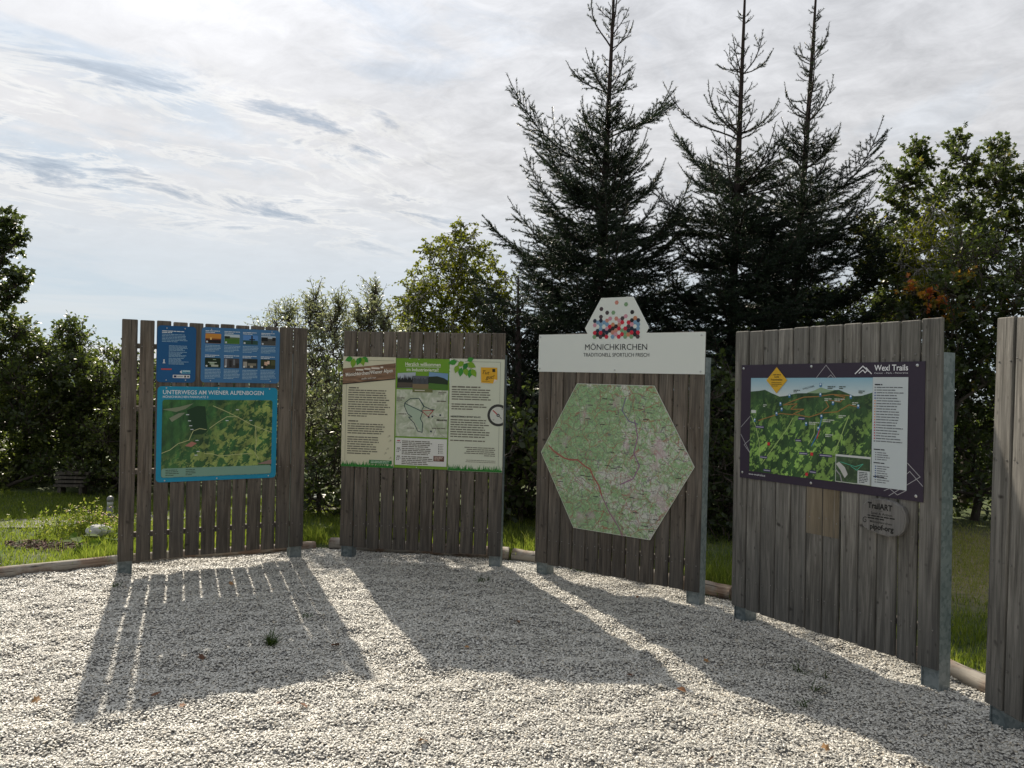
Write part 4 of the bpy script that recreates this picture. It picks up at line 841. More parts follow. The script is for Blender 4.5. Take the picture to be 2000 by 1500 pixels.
# ------------------------------------------------------------------ spruces
def spruce(label, base, H, seed, Lf, top_sparse=1.3, lean=(0, 0), bare=1.6, INC=(.85, .6, .38, .34), EL=(58, 50, 40, 20, 2)):
    g = np.random.default_rng(seed); base = np.array(base, float)
    t = empty('spruce_tree', tuple(base)); tag(t, label, 'spruce tree', 'young spruces behind the boards')
    seg = []   # p0,p1,r0,r1,needle density factor
    def tp(z): k = z/H; return base+np.array([lean[0]*k+.03*math.sin(3*k+seed), lean[1]*k, z])
    zs = np.linspace(0, H, 40)
    TP0 = [tp(z) for z in zs[:-1]]; TP1 = [tp(z) for z in zs[1:]]; TR = [.008+.075*(1-z/H)**.9 for z in zs]
    W0 = []; W1 = []; WR0 = []; WR1 = []
    N0 = []; N1 = []; ND = []
    def add(p, q, r0, r1, nd):
        W0.append(p); W1.append(q); WR0.append(r0); WR1.append(r1)
        if nd > 0: N0.append(p); N1.append(q); ND.append(nd)
    def branch(z0, az, L, e0, d, whorl=True):
        n = max(4, int(L/.12)); p = tp(z0); pts = [p]; bow = g.uniform(.6, 1.3)
        for k in range(n):
            s = (k+1)/n; e = e0-R_(16)*bow*math.sin(min(1, s*1.5)*3.14)*(1 if whorl else .4)+R_(30)*s**2; a = az+.14*math.sin(s*4+seed+z0*5)
            p = p+np.array([math.cos(a)*math.cos(e), math.sin(a)*math.cos(e), math.sin(e)])*L/n; pts.append(p)
        bare_ = d < bare
        for k in range(n):
            s = k/n; add(pts[k], pts[k+1], .004+.011*(1-s)*min(1, L), .0035+.011*(1-s-1/n)*min(1, L), (.5 if bare_ else .75) if s > .15 else .25)
        tipfree = min(.34 if d < 4 else .22, .36*L)          # last year's shoot carries needles but no side twigs
        if tipfree > .1:
            q = pts[-1]; ax = nrm(pts[-1]-pts[-2])
            for sd in (-1, 1):              # little fork of buds below the tip
                q2 = pts[-1]-ax*tipfree; dr = nrm(ax*.8+nrm(np.cross(ax, [0, 0, 1.]))*sd*.7+np.array([0, 0, .1])); add(q2, q2+dr*tipfree*g.uniform(.4, .85), .003, .002, .7)
        sp = g.uniform(.07, .095) if d > top_sparse else .15
        s = (.18 if d > 2.5 else .28)*L; side = 1
        while s < L-tipfree:
            k = s/L*n; i = min(int(k), n-1); q = pts[i]+(pts[i+1]-pts[i])*(k-i); ax = nrm(pts[i+1]-pts[i]); lat = nrm(np.cross(ax, [0, 0, 1.]))*side
            l2 = ((L-s)*.42+.07)*g.uniform(.5, 1.25); l2 = min(l2, .6)
            if d < top_sparse: l2 = min(l2, .2)*g.uniform(.6, 1)
            dr = nrm(ax*g.uniform(.55, .95)+lat*.75+np.array([0, 0, g.uniform(-.3, .3)-(.25 if d > 3.6 else 0)])); m = 3; r = q; tw = [q]
            for j in range(m):
                dr = nrm(dr+np.array([0, 0, .07])+ax*.08+g.normal(0, .05, 3)); r = r+dr*l2/m; tw.append(r); add(tw[-2], r, .0035, .0025, (.6 if bare_ else 1.0))
            if l2 > .17 and d > 1.2:
                s3 = .06; sd = 1
                while s3 < l2*.82:
                    kk = s3/l2*m; ii = min(int(kk), m-1); q3 = tw[ii]+(tw[ii+1]-tw[ii])*(kk-ii); a3 = nrm(tw[ii+1]-tw[ii]); l3 = ((l2-s3)*.5+.04)*g.uniform(.6, 1.25)
                    lt = nrm(np.cross(a3, [0, 0, 1.]))*sd; d3 = nrm(a3*.8+lt*.65+np.array([0, 0, g.uniform(-.45, .2)]))
                    add(q3, q3+d3*l3, .0026, .002, 1.0); s3 += .075*g.uniform(.7, 1.3); sd = -sd
            s += sp*g.uniform(.6, 1.4)*.5; side = -side
    z = H-.5; k = 0
    while z > .3:
        d = H-z; inc = float(np.interp(d, [.5, 2, 4, 7], INC)) if INC else .6
        nb = int(g.integers(4, 6)) if d < 1.8 else int(g.integers(6, 8)) if d < 3 else int(g.integers(8, 10)); a0 = g.uniform(0, 6.28)
        for i in range(nb):
            L = Lf(d)*g.uniform(.62, 1.18)*(g.uniform(1.45, 2.0) if (d < 3.6 and d > .8 and g.random() < .22) else 1); e0 = R_(np.interp(d, [0, 1.4, 3, 5, 7], EL))+g.normal(0, .14)
            branch(z+g.uniform(-.05, .05), a0+i*6.283/nb+g.normal(0, .25), L, e0, d)
        for i in range(int(inc*(18 if d < 2 else 46 if d < 3.4 else 62))):
            zz = z+g.uniform(.04, inc); dd = H-zz
            if dd < .3: continue
            big = g.random() < (.05 if dd < 2.6 else .45)
            branch(zz, g.uniform(0, 6.28), (Lf(dd)*g.uniform(.45, .85) if big else min(.34, .09+.07*dd)*g.uniform(.6, 1.2)), R_(np.interp(dd, [0, 2, 5], [38, 26, 2]))+g.normal(0, .2), dd, False)
        z -= inc*g.uniform(.9, 1.1); k += 1
    # leader needles
    for i in range(39):
        if zs[i] > H*.55: N0.append(TP0[i]); N1.append(TP1[i]); ND.append(.45)
    V1, F1 = tubes(TP0, TP1, TR[:-1], TR[1:], 7); put('trunk', np_mesh('trunk', V1-base, F1, [M_bark_sp], smooth=True), t)
    V2, F2 = tubes(W0, W1, WR0, WR1, 3); put('branches', np_mesh('branches', V2-base, F2, [M_bark_sp]), t)
    N0 = np.array(N0); N1 = np.array(N1); ND = np.array(ND); Ln = np.linalg.norm(N1-N0, axis=1)
    cnt = np.maximum(1, (Ln*ND*NEEDLES+g.random(len(Ln))).astype(int)); idx = np.repeat(np.arange(len(Ln)), cnt); n = len(idx)
    s = g.random((n, 1)); P = N0[idx]+(N1-N0)[idx]*s; ax = nrm((N1-N0)[idx]); rad = nrm(np.cross(ax, nrm(g.normal(size=(n, 3))))); D = nrm(ax*.62+rad*.8+np.array([0, 0, .12]))
    ln = g.uniform(.022, .036, n)[:, None]; w = nrm(np.cross(D, rad+g.normal(0, .6, (n, 3))))*.0034
    V = np.stack([P-w, P+w, P+D*ln], 1).reshape(-1, 3)-base; F = np.arange(n*3).reshape(-1, 3)
    segt = np.clip(.45+g.normal(0, .16, len(Ln)), 0, 1)
    put('needles', np_mesh('needles', V, F, [M_needle], attrs={'tint': np.repeat(np.clip(segt[idx]+g.normal(0, .1, n), 0, 1), 3)}), t)

    return t
NEEDLES = 360
b1 = at(1168, 700, 10.3); spruce('tall spruce with the densest crown, behind the white header board', (b1.x-.03, b1.y, 0), 7.4, 11, lambda d: float(np.interp(d, [0, 1, 2, 3, 3.8, 4.6, 7], [.1, .52, .74, .98, 1.42, 1.8, 2.0])), lean=(.07, 0), top_sparse=1.7, bare=2.1, EL=(62, 52, 44, 24, 0))
b2 = at(1432, 700, 10.0); spruce('middle spruce with a long bare leader, left of its close neighbour', (b2.x, b2.y, 0), 7.15, 23, lambda d: float(np.interp(d, [0, 1, 2, 3, 3.7, 7], [.1, .5, .7, .95, 1.4, 1.85])), top_sparse=2.9, lean=(-.02, 0), bare=3.4, INC=(.95, .75, .42, .36), EL=(54, 46, 36, 14, -2))
b3 = at(1532, 700, 10.6); spruce('right spruce with a spindly bare top, beside the maple', (b3.x, b3.y, 0), 7.5, 37, lambda d: float(np.interp(d, [0, 1, 2, 3, 4, 7], [.08, .4, .62, .9, 1.35, 1.8])), top_sparse=2.6, lean=(.26, 0), bare=3.2, INC=(.9, .7, .42, .36), EL=(60, 54, 44, 18, -2))
# low spruce bough mass at the left foot of the first tree
b4 = at(1010, 700, 9.6); spruce('small young spruce at the left foot of the tall one', (b4.x, b4.y, 0), 2.9, 51, lambda d: min(.15+.5*d, 1.0), bare=.3, top_sparse=.3, INC=(.3, .3, .3, .3))

# ------------------------------------------------------------------ broadleaved trees
def fill(x0, x1, y0, y1, step, r, Y, g, top=None):
    L = []
    for x in np.arange(x0, x1+1, step):
        for y in np.arange(y0, y1+1, step):
            if top is not None and y < top(x)+r*.6: continue
            L.append((x+g.uniform(-.3, .3)*step, y+g.uniform(-.3, .3)*step, r*g.uniform(.75, 1.15), g.uniform(-.5, .5)))
    return L
g_ = np.random.default_rng(99)
# left: tall maple reaching into the frame
decid('maple_tree', 'tall dark maple leaning into the frame above the hedge trees', 'maple tree', at(-150, 1010, 9.2)*1.0, blobs_px([(-5, 425, 24), (22, 448, 13), (-40, 450, 40), (28, 478, 10), (-20, 495, 34), (-4, 530, 14), (-60, 480, 64), (-60, 560, 50), (-15, 560, 14), (45, 552, 4), (32, 560, 5), (20, 578, 6), (2, 592, 8), (-25, 600, 20), (-120, 560, 110), (-180, 480, 100)], 9.2), 'maple', .062, M_maple, M_bark, dens=70, tl=.17, npt=14, seed=3, trunk_r=.08, tint=(.1, .45), flat=.8)
# left hedge trees
LB = 'broadleaved trees along the lawn at the left'
tA = lambda x: np.interp(x, [-100, 0, 30, 70, 110], [590, 650, 632, 660, 690])
decid('hedge_tree', 'wide leafy tree at the left edge with shoots poking above', 'tree', at(20, 1000, 10.2), blobs_px([(20, 632, 9), (-8, 640, 10), (45, 650, 10), (25, 650, 16)]+fill(-90, 105, 660, 960, 42, 30, 10.2, g_, tA), 10.2), 'oval', .05, M_hedge, M_bark, dens=130, tl=.2, npt=16, seed=5, group=LB, tint=(.3, .9), flat=.8)
tB = lambda x: np.interp(x, [70, 100, 135, 165, 195], [720, 660, 632, 660, 720])
decid('hedge_tree', 'round-topped darker tree between two lighter ones at the left', 'tree', at(135, 1000, 10.8), blobs_px([(138, 642, 11), (118, 650, 10), (155, 655, 10)]+fill(75, 195, 660, 900, 36, 27, 10.8, g_, tB), 10.8), 'oval', .045, M_hedge, M_bark, dens=130, tl=.17, npt=16, seed=6, group=LB, tint=(.1, .6), flat=.8)
tC = lambda x: np.interp(x, [150, 180, 215, 250, 290], [800, 715, 690, 720, 760])
decid('hedge_tree', 'yellowish-green bushy tree beside the first board', 'tree', at(225, 1000, 10.0), blobs_px([(205, 692, 8), (228, 705, 8)]+fill(165, 330, 705, 950, 34, 25, 10.0, g_, tC), 10.0), 'oval', .042, M_hedge, M_bark, dens=130, tl=.17, npt=16, seed=7, group=LB, tint=(.45, .85), flat=.8)
# dark understorey
US = 'dense bushes behind the boards'
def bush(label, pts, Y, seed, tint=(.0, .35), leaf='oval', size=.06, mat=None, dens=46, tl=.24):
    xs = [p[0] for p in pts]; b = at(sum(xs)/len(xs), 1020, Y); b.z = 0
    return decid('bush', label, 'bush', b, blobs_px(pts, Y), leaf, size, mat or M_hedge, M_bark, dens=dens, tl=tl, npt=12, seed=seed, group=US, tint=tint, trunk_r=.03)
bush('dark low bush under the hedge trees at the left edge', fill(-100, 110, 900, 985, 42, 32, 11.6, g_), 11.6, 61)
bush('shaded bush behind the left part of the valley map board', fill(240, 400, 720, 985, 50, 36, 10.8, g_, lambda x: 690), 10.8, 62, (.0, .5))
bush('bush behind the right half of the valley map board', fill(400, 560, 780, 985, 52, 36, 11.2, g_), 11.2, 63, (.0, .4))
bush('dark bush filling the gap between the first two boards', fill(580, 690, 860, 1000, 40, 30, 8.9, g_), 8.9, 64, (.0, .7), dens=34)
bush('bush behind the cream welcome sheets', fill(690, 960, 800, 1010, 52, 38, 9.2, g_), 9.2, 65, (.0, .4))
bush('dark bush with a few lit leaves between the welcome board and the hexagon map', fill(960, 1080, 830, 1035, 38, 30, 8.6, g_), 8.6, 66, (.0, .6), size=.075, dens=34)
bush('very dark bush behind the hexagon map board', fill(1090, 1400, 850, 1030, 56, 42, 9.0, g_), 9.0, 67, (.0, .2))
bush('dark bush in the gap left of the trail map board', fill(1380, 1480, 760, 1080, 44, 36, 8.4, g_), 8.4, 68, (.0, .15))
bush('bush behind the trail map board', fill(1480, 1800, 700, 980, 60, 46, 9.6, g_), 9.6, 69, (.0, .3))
# willow-like shrubs with upright shoots
def shoots(L):   # (px, top py, bottom py)
    out = []
    for x, a, b in L:
        y = a+9; k = 0
        while y < b: out.append((x+math.sin(y*.05+x)*7, y, 3.5+min(k, 9)*1.5)); y += 10+k; k += 1
    return out
WG = 'grey-green willow shrubs between the first two boards'
decid('willow_shrub', 'grey-green willow shrub behind the right end of the first board', 'willow', at(560, 1010, 9.6), blobs_px(shoots([(560, 603, 640), (622, 575, 680), (600, 600, 640)])+fill(510, 650, 610, 860, 24, 17, 9.6, g_, lambda x: np.interp(x, [500, 530, 560, 600, 630, 660], [640, 612, 598, 606, 590, 605])), 9.6), 'narrow', .05, M_willow, M_bark, dens=30, tl=.22, npt=16, seed=21, group=WG, tint=(.3, .9), up=.9, spread=.6, trunk_r=.03)
decid('willow_shrub', 'willow shrub with the tallest upright shoot above the cream sheets', 'willow', at(700, 1010, 9.0), blobs_px(shoots([(657, 588, 680), (698, 606, 680), (727, 562, 720), (758, 612, 680)])+fill(645, 785, 610, 960, 26, 18, 9.0, g_, lambda x: np.interp(x, [640, 660, 690, 725, 760, 790], [618, 605, 620, 596, 622, 645])), 9.0), 'narrow', .05, M_willow, M_bark, dens=30, tl=.22, npt=16, seed=22, group=WG, tint=(.2, .8), up=.9, spread=.6, trunk_r=.03)
# birch
tb = lambda x: np.interp(x, [780, 800, 830, 860, 890, 920, 950, 985], [640, 560, 510, 470, 440, 455, 490, 520])
decid('birch_tree', 'yellow-green birch with loose hanging leaves, left of the tall spruce', 'birch tree', at(900, 1010, 11.5), blobs_px(fill(800, 1000, 470, 700, 26, 19, 11.5, g_, tb)+[(892, 452, 9), (870, 465, 9), (925, 462, 9), (845, 492, 10), (812, 540, 10), (800, 590, 12), (790, 625, 10), (905, 440, 7)], 11.5), 'rhomb', .045, M_birch, M_bark_bi, dens=95, tl=.24, npt=20, seed=31, tint=(.25, .8), droop=.45, up=.3, trunk_r=.04, flat=.2)
# right side: maple, lighter birch, autumn bush, far green tree
tm = lambda x: np.interp(x, [1690, 1720, 1750, 1790, 1830, 1870, 1910, 1950, 1990, 2060, 2150], [440, 380, 330, 290, 310, 262, 310, 290, 320, 300, 360])
decid('maple_tree', 'tall maple with gappy crown above the trail map board', 'maple tree', at(1890, 1010, 10.6), blobs_px([(1790, 288, 10), (1872, 275, 10), (1955, 290, 10), (1862, 295, 14), (1795, 305, 12), (1940, 305, 14), (1700, 455, 14), (1712, 500, 14), (1690, 530, 12)]+fill(1700, 2140, 320, 560, 44, 27, 10.6, g_, tm)+fill(1700, 1830, 560, 640, 44, 26, 10.6, g_), 10.6), 'maple', .05, M_maple, M_bark, dens=84, tl=.18, npt=20, seed=41, tint=(.25, .68), trunk_r=.08, flat=.8)
decid('birch_tree', 'pale green birch standing in front of the right maple', 'birch tree', at(1840, 1010, 9.8), blobs_px(fill(1770, 1890, 420, 640, 30, 21, 9.8, g_, lambda x: 400+abs(x-1835)*.9), 9.8), 'rhomb', .04, M_birch, M_bark_bi, dens=80, tl=.22, npt=16, seed=42, tint=(.4, .95), droop=.35, up=.3, trunk_r=.035, flat=.3)  # leaf tint raised to stand in for light reaching this crown
decid('dark_tree', 'dark green leafy tree rising over the bare board at the right', 'tree', at(1975, 1010, 9.2), blobs_px(fill(1880, 2120, 450, 640, 40, 28, 9.2, g_, lambda x: 440+abs(x-1950)*.3), 9.2), 'oval', .045, M_hedge, M_bark, dens=56, tl=.22, npt=12, seed=43, tint=(.0, .3), trunk_r=.05, flat=.7)
decid('autumn_tree', 'small maple turning orange and yellow behind the trail map board', 'maple tree', at(1850, 1010, 9.0), blobs_px([(1786, 572, 5, 0, .93), (1812, 582, 3, 0, .96), (1836, 600, 5, .1, .88), (1880, 545, 3, 0, .87), (1850, 625, 6, 0, .88), (1915, 602, 4, 0, .88), (1985, 600, 4, 0, .9)]+fill(1760, 1960, 570, 760, 38, 24, 9.0, g_), 9.0), 'maple', .05, M_maple, M_bark, dens=60, tl=.15, npt=14, seed=44, tint=(.1, .5), trunk_r=.04, flat=.8)
decid('hedge_tree', 'shaded broadleaved tree in the gap before the bare board', 'tree', at(1900, 1010, 9.6), blobs_px(fill(1820, 2060, 660, 985, 44, 33, 9.6, g_), 9.6), 'oval', .065, M_hedge, M_bark, dens=46, tl=.26, npt=12, seed=45, group='trees beyond the right boards', tint=(.0, .25), trunk_r=.05, flat=.8)
decid('hedge_tree', 'broadleaved tree filling in under the spruces at the right', 'tree', at(1650, 1010, 11.6), blobs_px(fill(1560, 1780, 560, 760, 46, 34, 11.6, g_, lambda x: 540), 11.6), 'oval', .06, M_hedge, M_bark, dens=50, tl=.25, npt=12, seed=46, group='trees beyond the right boards', tint=(.1, .5), trunk_r=.05, flat=.8)
# far wood closing the view behind everything
def far_wood():
    g = np.random.default_rng(8); n = 26000
    x = g.uniform(-17, 17, n); y = g.uniform(13.5, 16.5, n)-.0*x; ht = 1.45+.35*np.sin(x*1.3)+.25*np.sin(x*3.1+1); z = g.random(n)**.8*ht+.0*y
    z = z-np.clip(np.hypot(x, y)-15, 0, 9)*.08
    P = np.stack([x, y, z], -1); D = nrm(g.normal(size=(n, 3))+[0, -.4, .2]); N = nrm(g.normal(size=(n, 3))*.6+[0, 0, 1])
    o = leaves('far_thicket', None, M_hedge, P, D, N, g.uniform(.09, .18, n), g.uniform(0, .5, n), 'oval'); tag(o, 'dark thicket of leaves far behind the boards', 'thicket', kind='stuff')
far_wood()

# ------------------------------------------------------------------ log edging
def log(label, a, b, r, seed, zz=.035):
    g = np.random.default_rng(seed); a = np.array(a, float); b = np.array(b, float); L = np.linalg.norm(b-a); n = int(L/.06)+2; m = 14
    d = (b-a)/L; nn = np.array([-d[1], d[0]]); V = []; ph = g.uniform(0, 6.28)
    for i in range(n):
        s = i/(n-1); rad = r*(1+.05*math.sin(s*7+ph)+.04*math.sin(s*19+ph*2)); off = .012*math.sin(s*4+ph)
        for k in range(m):
            t = 2*math.pi*k/m; rr = rad*(1+.04*math.sin(3*t+s*5+ph)+g.normal(0, .012)); V.append((s*L, off+rr*math.cos(t), zz+rr*math.sin(t)))
    F = [(i*m+k, (i+1)*m+k, (i+1)*m+(k+1) % m, i*m+(k+1) % m) for i in range(n-1) for k in range(m)]
    me = bpy.data.meshes.new('edging_log'); me.from_pydata(V, [], F+[tuple(range(m-1, -1, -1)), tuple(range((n-1)*m, n*m))]); me.materials.append(M_log)
    me.polygons.foreach_set('use_smooth', [True]*len(F)+[False]*2)
    o = put('edging_log', me); o.location = (a[0], a[1], 0); o.rotation_euler = (0, 0, math.atan2(d[1], d[0]))
    tag(o, label, 'log', 'round timber logs edging the gravel yard')
log('long pale log edging the lawn at the left of the first board', (-5.6, 4.55), (-3.2, 6.36), .05, 1, .025)
log('log running behind the feet of the valley map board', (-3.16, 6.42), (-1.78, 7.13), .048, 2, .02)
log('reddish log under the cream and green welcome sheets', (-1.64, 7.16), (.02, 6.98), .06, 3)
log('short log in the gap right of the welcome board', (.06, 6.97), (.62, 6.74), .058, 6, .03)
log('log under the hexagon map board', (.66, 6.71), (1.72, 5.86), .06, 4, .04)
log('log behind the trail map board', (1.77, 5.78), (2.52, 4.62), .06, 5, .02)
log('log with knots in the gap before the bare board', (2.55, 4.56), (2.93, 3.3), .055, 7, .03)

# ------------------------------------------------------------------ grass
def blades(name, parent, x, y, h, g, mat, bend=.35, w=.004, z=None, tint=(.2, .8), lean=None):
    n = len(x); z = lawn_h(x, y) if z is None else z; az = g.uniform(0, 6.283, n); b = h*g.uniform(.1, 1, n)*bend
    dx = np.cos(az)*b; dy = np.sin(az)*b; wa = g.uniform(0, 6.283, n); wx = np.cos(wa)*w; wy = np.sin(wa)*w
    P = np.stack([x, y, z], -1); Q = P+np.stack([dx*.35, dy*.35, h*.6], -1); Tt = P+np.stack([dx, dy, h*g.uniform(.85, 1, n)], -1); Wv = np.stack([wx, wy, wx*0], -1)
    V = np.stack([P-Wv, P+Wv, Q+Wv*.75, Q-Wv*.75, Tt], 1).reshape(-1, 3); k = (np.arange(n)*5)[:, None]
    if parent is not None: V = V-np.array(parent.location)
    t = np.clip(g.uniform(tint[0], tint[1], n), 0, 1)
    me = np_mesh(name, V, [k+np.array([[0, 1, 2, 3]]), k+np.array([[3, 2, 4]])], [mat], attrs={'tint': np.repeat(t, 5)})
    return put(name, me, parent)
def build_grass():
    g = np.random.default_rng(12); X = []; Y = []; H = []; TT = []
    def add(x, y, h): X.append(x); Y.append(y); H.append(h)
    n = 150000; x = g.uniform(-7.5, -1.2, n); y = g.uniform(4.3, 9.6, n); d = vn(x, y, .5)+vn(x, y, .16)
    k = (~inside(x, y)) & (g.random(n) < .75+.6*d); pm = np.hypot((x+4.05)/.42, (y-6.85)/.16) > 1; k &= pm
    add(x[k], y[k], g.uniform(.018, .05, k.sum())*(1+.8*np.clip(d[k], 0, 1)))
    # taller tufts along the back of the logs
    arc = np.array(POLY[2:14]); seg = np.diff(arc, axis=0); cl = np.concatenate([[0], np.cumsum(np.linalg.norm(seg, axis=1))]); n = 42000
    s = g.uniform(0, cl[-1], n); i = np.clip(np.searchsorted(cl, s)-1, 0, len(seg)-1); f = (s-cl[i])/np.linalg.norm(seg[i], axis=1); p = arc[i]+seg[i]*f[:, None]; nn = np.stack([-seg[i][:, 1], seg[i][:, 0]], -1); nn /= np.linalg.norm(nn, axis=1, keepdims=True)
    off = g.gamma(1.6, .22, n)+.05; p = p+nn*off[:, None]; d = vn(p[:, 0], p[:, 1], .3)+.5*vn(p[:, 0], p[:, 1], .1)
    k = ~inside(p[:, 0], p[:, 1]) & (g.random(n) < .65+d) & ((p[:, 0] > -3.7) | (g.random(n) < .15)); p = p[k]; d = d[k]; ht = g.uniform(.06, .17, len(p))*(1+.9*np.clip(d, -.4, 1)); ht = np.where(p[:, 0] < -3.3, ht*.6, ht); ht = np.where(p[:, 0] > 1.9, ht*.6, ht)
    add(p[:, 0], p[:, 1], ht)
    n = 60000; x = g.uniform(-1.3, 4.8, n); y = g.uniform(3.4, 9.5, n); d = vn(x, y, .5)+vn(x, y, .16); k = (~inside(x, y)) & (g.random(n) < .6+d) & (np.hypot(x-4.4, y-6.9) > 1.3); add(x[k], y[k], g.uniform(.02, .07, k.sum()))
    n = 16000; x = g.normal(4.5, .9, n); y = g.normal(7.2, 1.2, n); k = ~inside(x, y); dry = blades('dry_grass', None, x[k], y[k], g.uniform(.02, .07, k.sum()), g, M_grass, 1.2, .003, tint=(.85, 1)); tag(dry, 'dry straw-coloured grass in the gap at the right', 'dry grass', kind='stuff')
    x = np.concatenate(X); y = np.concatenate(Y); h = np.concatenate(H)
    o = blades('grass', None, x, y, h, g, M_grass, .6, .0032, tint=(.15, .93)); tag(o, 'green grass on the lawn and behind the logs', 'grass', kind='stuff')
build_grass()

# ------------------------------------------------------------------ small plants, stone, lamp
def plant_root(name, label, cat, x, y, z=None, group=None):
    z = float(gravel_h(np.array([x]), np.array([y]))[0]) if z is None else z
    return tag(empty(name, (x, y, z)), label, cat, group)
def weed(label, px, py, h, n, seed, spread=.05, flat=1.2, green=False):
    d = ray(px, py); k = -HC/d.z; x, y = d.x*k, d.y*k; g = np.random.default_rng(seed); z = float(gravel_h(np.array([x]), np.array([y]))[0])
    V = []; F = []; T = []
    for i in range(n):
        az = g.uniform(0, 6.28); L = h*g.uniform(.5, 1.2); b = g.uniform(.35, 1)*flat; p = np.array([g.normal(0, spread*.3), g.normal(0, spread*.3), 0.]); w = .0038 if not green else .005; m = 4; t = g.random(); s = np.array([-math.sin(az), math.cos(az), 0])*w
        for j in range(m+1):
            q = j/m; c = p+np.array([math.cos(az)*b*L*q*.8, math.sin(az)*b*L*q*.8, L*(q*.8-.45*q*q*min(b, 1.2))+.004]); ww = s*(1-q*.85); V += [c-ww, c+ww]; T += [t, t]
            if j: k0 = len(V)-4; F.append((k0, k0+1, k0+3, k0+2))
    o = put('weed', np_mesh('weed', np.array(V), np.array(F), [M_weed], attrs={'tint': T})); o.location = (x, y, z); tag(o, label, 'weed', 'weeds growing through the gravel')
weed('green tuft of blades in the shadow of the valley map board', 530, 1262, .12, 60, 1, .05, 1.0, True)
weed('thin dark weed near the shadow edge right of the green tuft', 602, 1205, .05, 14, 2)
weed('wispy weed in the shade in front of the welcome board', 942, 1135, .09, 22, 3, .09, .9)
weed('sprawling weed with long wiry stems, farthest of the four by the trail map board', 1562, 1312, .13, 12, 4, .05, 1.3)
weed('wiry weed right of the farthest sprawling weed', 1612, 1324, .13, 7, 5, .05, 1.3)
weed('spidery weed in the middle of the shade of the trail map board', 1590, 1352, .11, 12, 6, .04, 1.4)
weed('small leafy weed nearest the sunlit strip below the trail map', 1570, 1376, .1, 9, 7, .04, 1.4, True)
weed('flat weed beside the left foot of the first board', 226, 1145, .07, 16, 8, .04, 1.4)
def autumn_leaf():
    m, T, b, out = nodemat('dry_leaf'); oi = T.new('ShaderNodeObjectInfo')
    T.link(T.ramp(oi.outputs['Random'], [(0, G(.11, .045, .02)), (.5, G(.24, .1, .035)), (1, G(.36, .2, .08))]), b.inputs['Base Color']); b.inputs['Roughness'].default_value = .7; return m
M_dry = autumn_leaf()
def fallen(i, label, px, py, size):
    g = random.Random(i); d = ray(px, py); k = -HC/d.z; x, y = d.x*k, d.y*k; z = float(gravel_h(np.array([x]), np.array([y]))[0])
    T, F = LEAF['maple' if i % 3 else 'oval']; V = []
    for p in T:
        X, Y = p[0], p[1]-.45; curl = .55*(X*X)+.35*(Y*Y)*(1 if i % 2 else -.4); V.append((X*size, Y*size, (curl+p[2])*size))
    me = bpy.data.meshes.new('fallen_leaf'); me.from_pydata(V, [], F); me.materials.append(M_dry)
    o = put('fallen_leaf', me); o.location = (x, y, z+.014); o.rotation_euler = (g.uniform(-.5, .5), g.uniform(-.6, .6), g.uniform(0, 6.28)); tag(o, label, 'leaf', 'dry leaves fallen on the gravel')
for i, (px, py, s, lb) in enumerate([(657, 1263, .06, 'largest curled brown leaf, right of the green grass tuft'), (452, 1144, .04, 'dark leaf close under the valley map board'), (394, 1284, .045, 'orange-brown leaf in the shade left of the green grass tuft'), (307, 1364, .045, 'brown leaf on the lower edge of the first board shadow'), (70, 1367, .04, 'reddish leaf on sunlit gravel at the far left'), (357, 1382, .03, 'tiny leaf just below the first board shadow'), (547, 1375, .04, 'reddish leaf in the sun below the green grass tuft'), (594, 1379, .045, 'yellow-brown leaf right of a reddish one in the sun'), (825, 1457, .045, 'brown leaf near the lower frame edge in full sun'), (913, 1270, .035, 'dark leaf in the middle of the welcome board shadow'), (1012, 1218, .035, 'small brown leaf in the shadow left of the narrow sunlit strip'), (1231, 1322, .04, 'dull leaf in the shadow tip of the welcome board'), (1328, 1352, .05, 'bright orange-brown leaf near the shadow tip of the welcome board'), (1380, 1294, .035, 'small leaf in the shade below the hexagon map board'), (1614, 1471, .045, 'red-brown leaf near the bottom edge under the sprawling weeds'), (1385, 1486, .045, 'tan leaf at the bottom edge on sunlit gravel'), (1245, 1172, .03, 'orange leaf under the planks of the hexagon map board')]): fallen(i, lb, px, py, s)

# bollard lamp
bl = at(214, 1030, 7.9); t = empty('bollard_lamp', (bl.x, bl.y, 0)); tag(t, 'short grey bollard lamp with domed cap, left of the first board', 'bollard lamp')
M_lampgrey = principled('lamp_grey', G(.22, .23, .24), .45, .3)
mb = MB(); mb.lathe((0, 0, 0), [(.03, 0), (.03, .19)], M_lampgrey, 20); mb.build('pole', t, True)
mb = MB(); mb.lathe((0, 0, 0), [(.029, .19), (.029, .245)], principled('lamp_glass', G(.5, .52, .52), .2), 20)
mb.build('lamp_glass', t, True)
mb = MB(); mb.lathe((0, 0, 0), [(.034, .244), (.034, .262), (.031, .278), (.022, .291), (.01, .297), (.002, .298)], M_lampgrey, 20); mb.build('cap', t, True)
# white stone
import bmesh
def rock(name, label, p, sx, sy, sz, col, seed):
    bm = bmesh.new(); bmesh.ops.create_icosphere(bm, subdivisions=3, radius=1); rr = np.random.default_rng(seed)
    for v in bm.verts:
        k = 1+.22*float(vn(np.array(v.co.x*2+v.co.z), np.array(v.co.y*2-v.co.z), .7, seed, 3)); v.co = Vector((v.co.x*sx*k, v.co.y*sy*k, max(v.co.z, -.4)*sz*k))
    me = bpy.data.meshes.new(name); bm.to_mesh(me); bm.free(); me.materials.append(col); o = put(name, me); o.location = p; tag(o, label, 'stone'); return o
ws = at(193, 1062, 7.25); rock('stone', 'pale grey stone among broad leaves by the first board', (ws.x, ws.y, .07), .12, .08, .065, principled('pale_stone', G(.5, .5, .48), .8), 2)
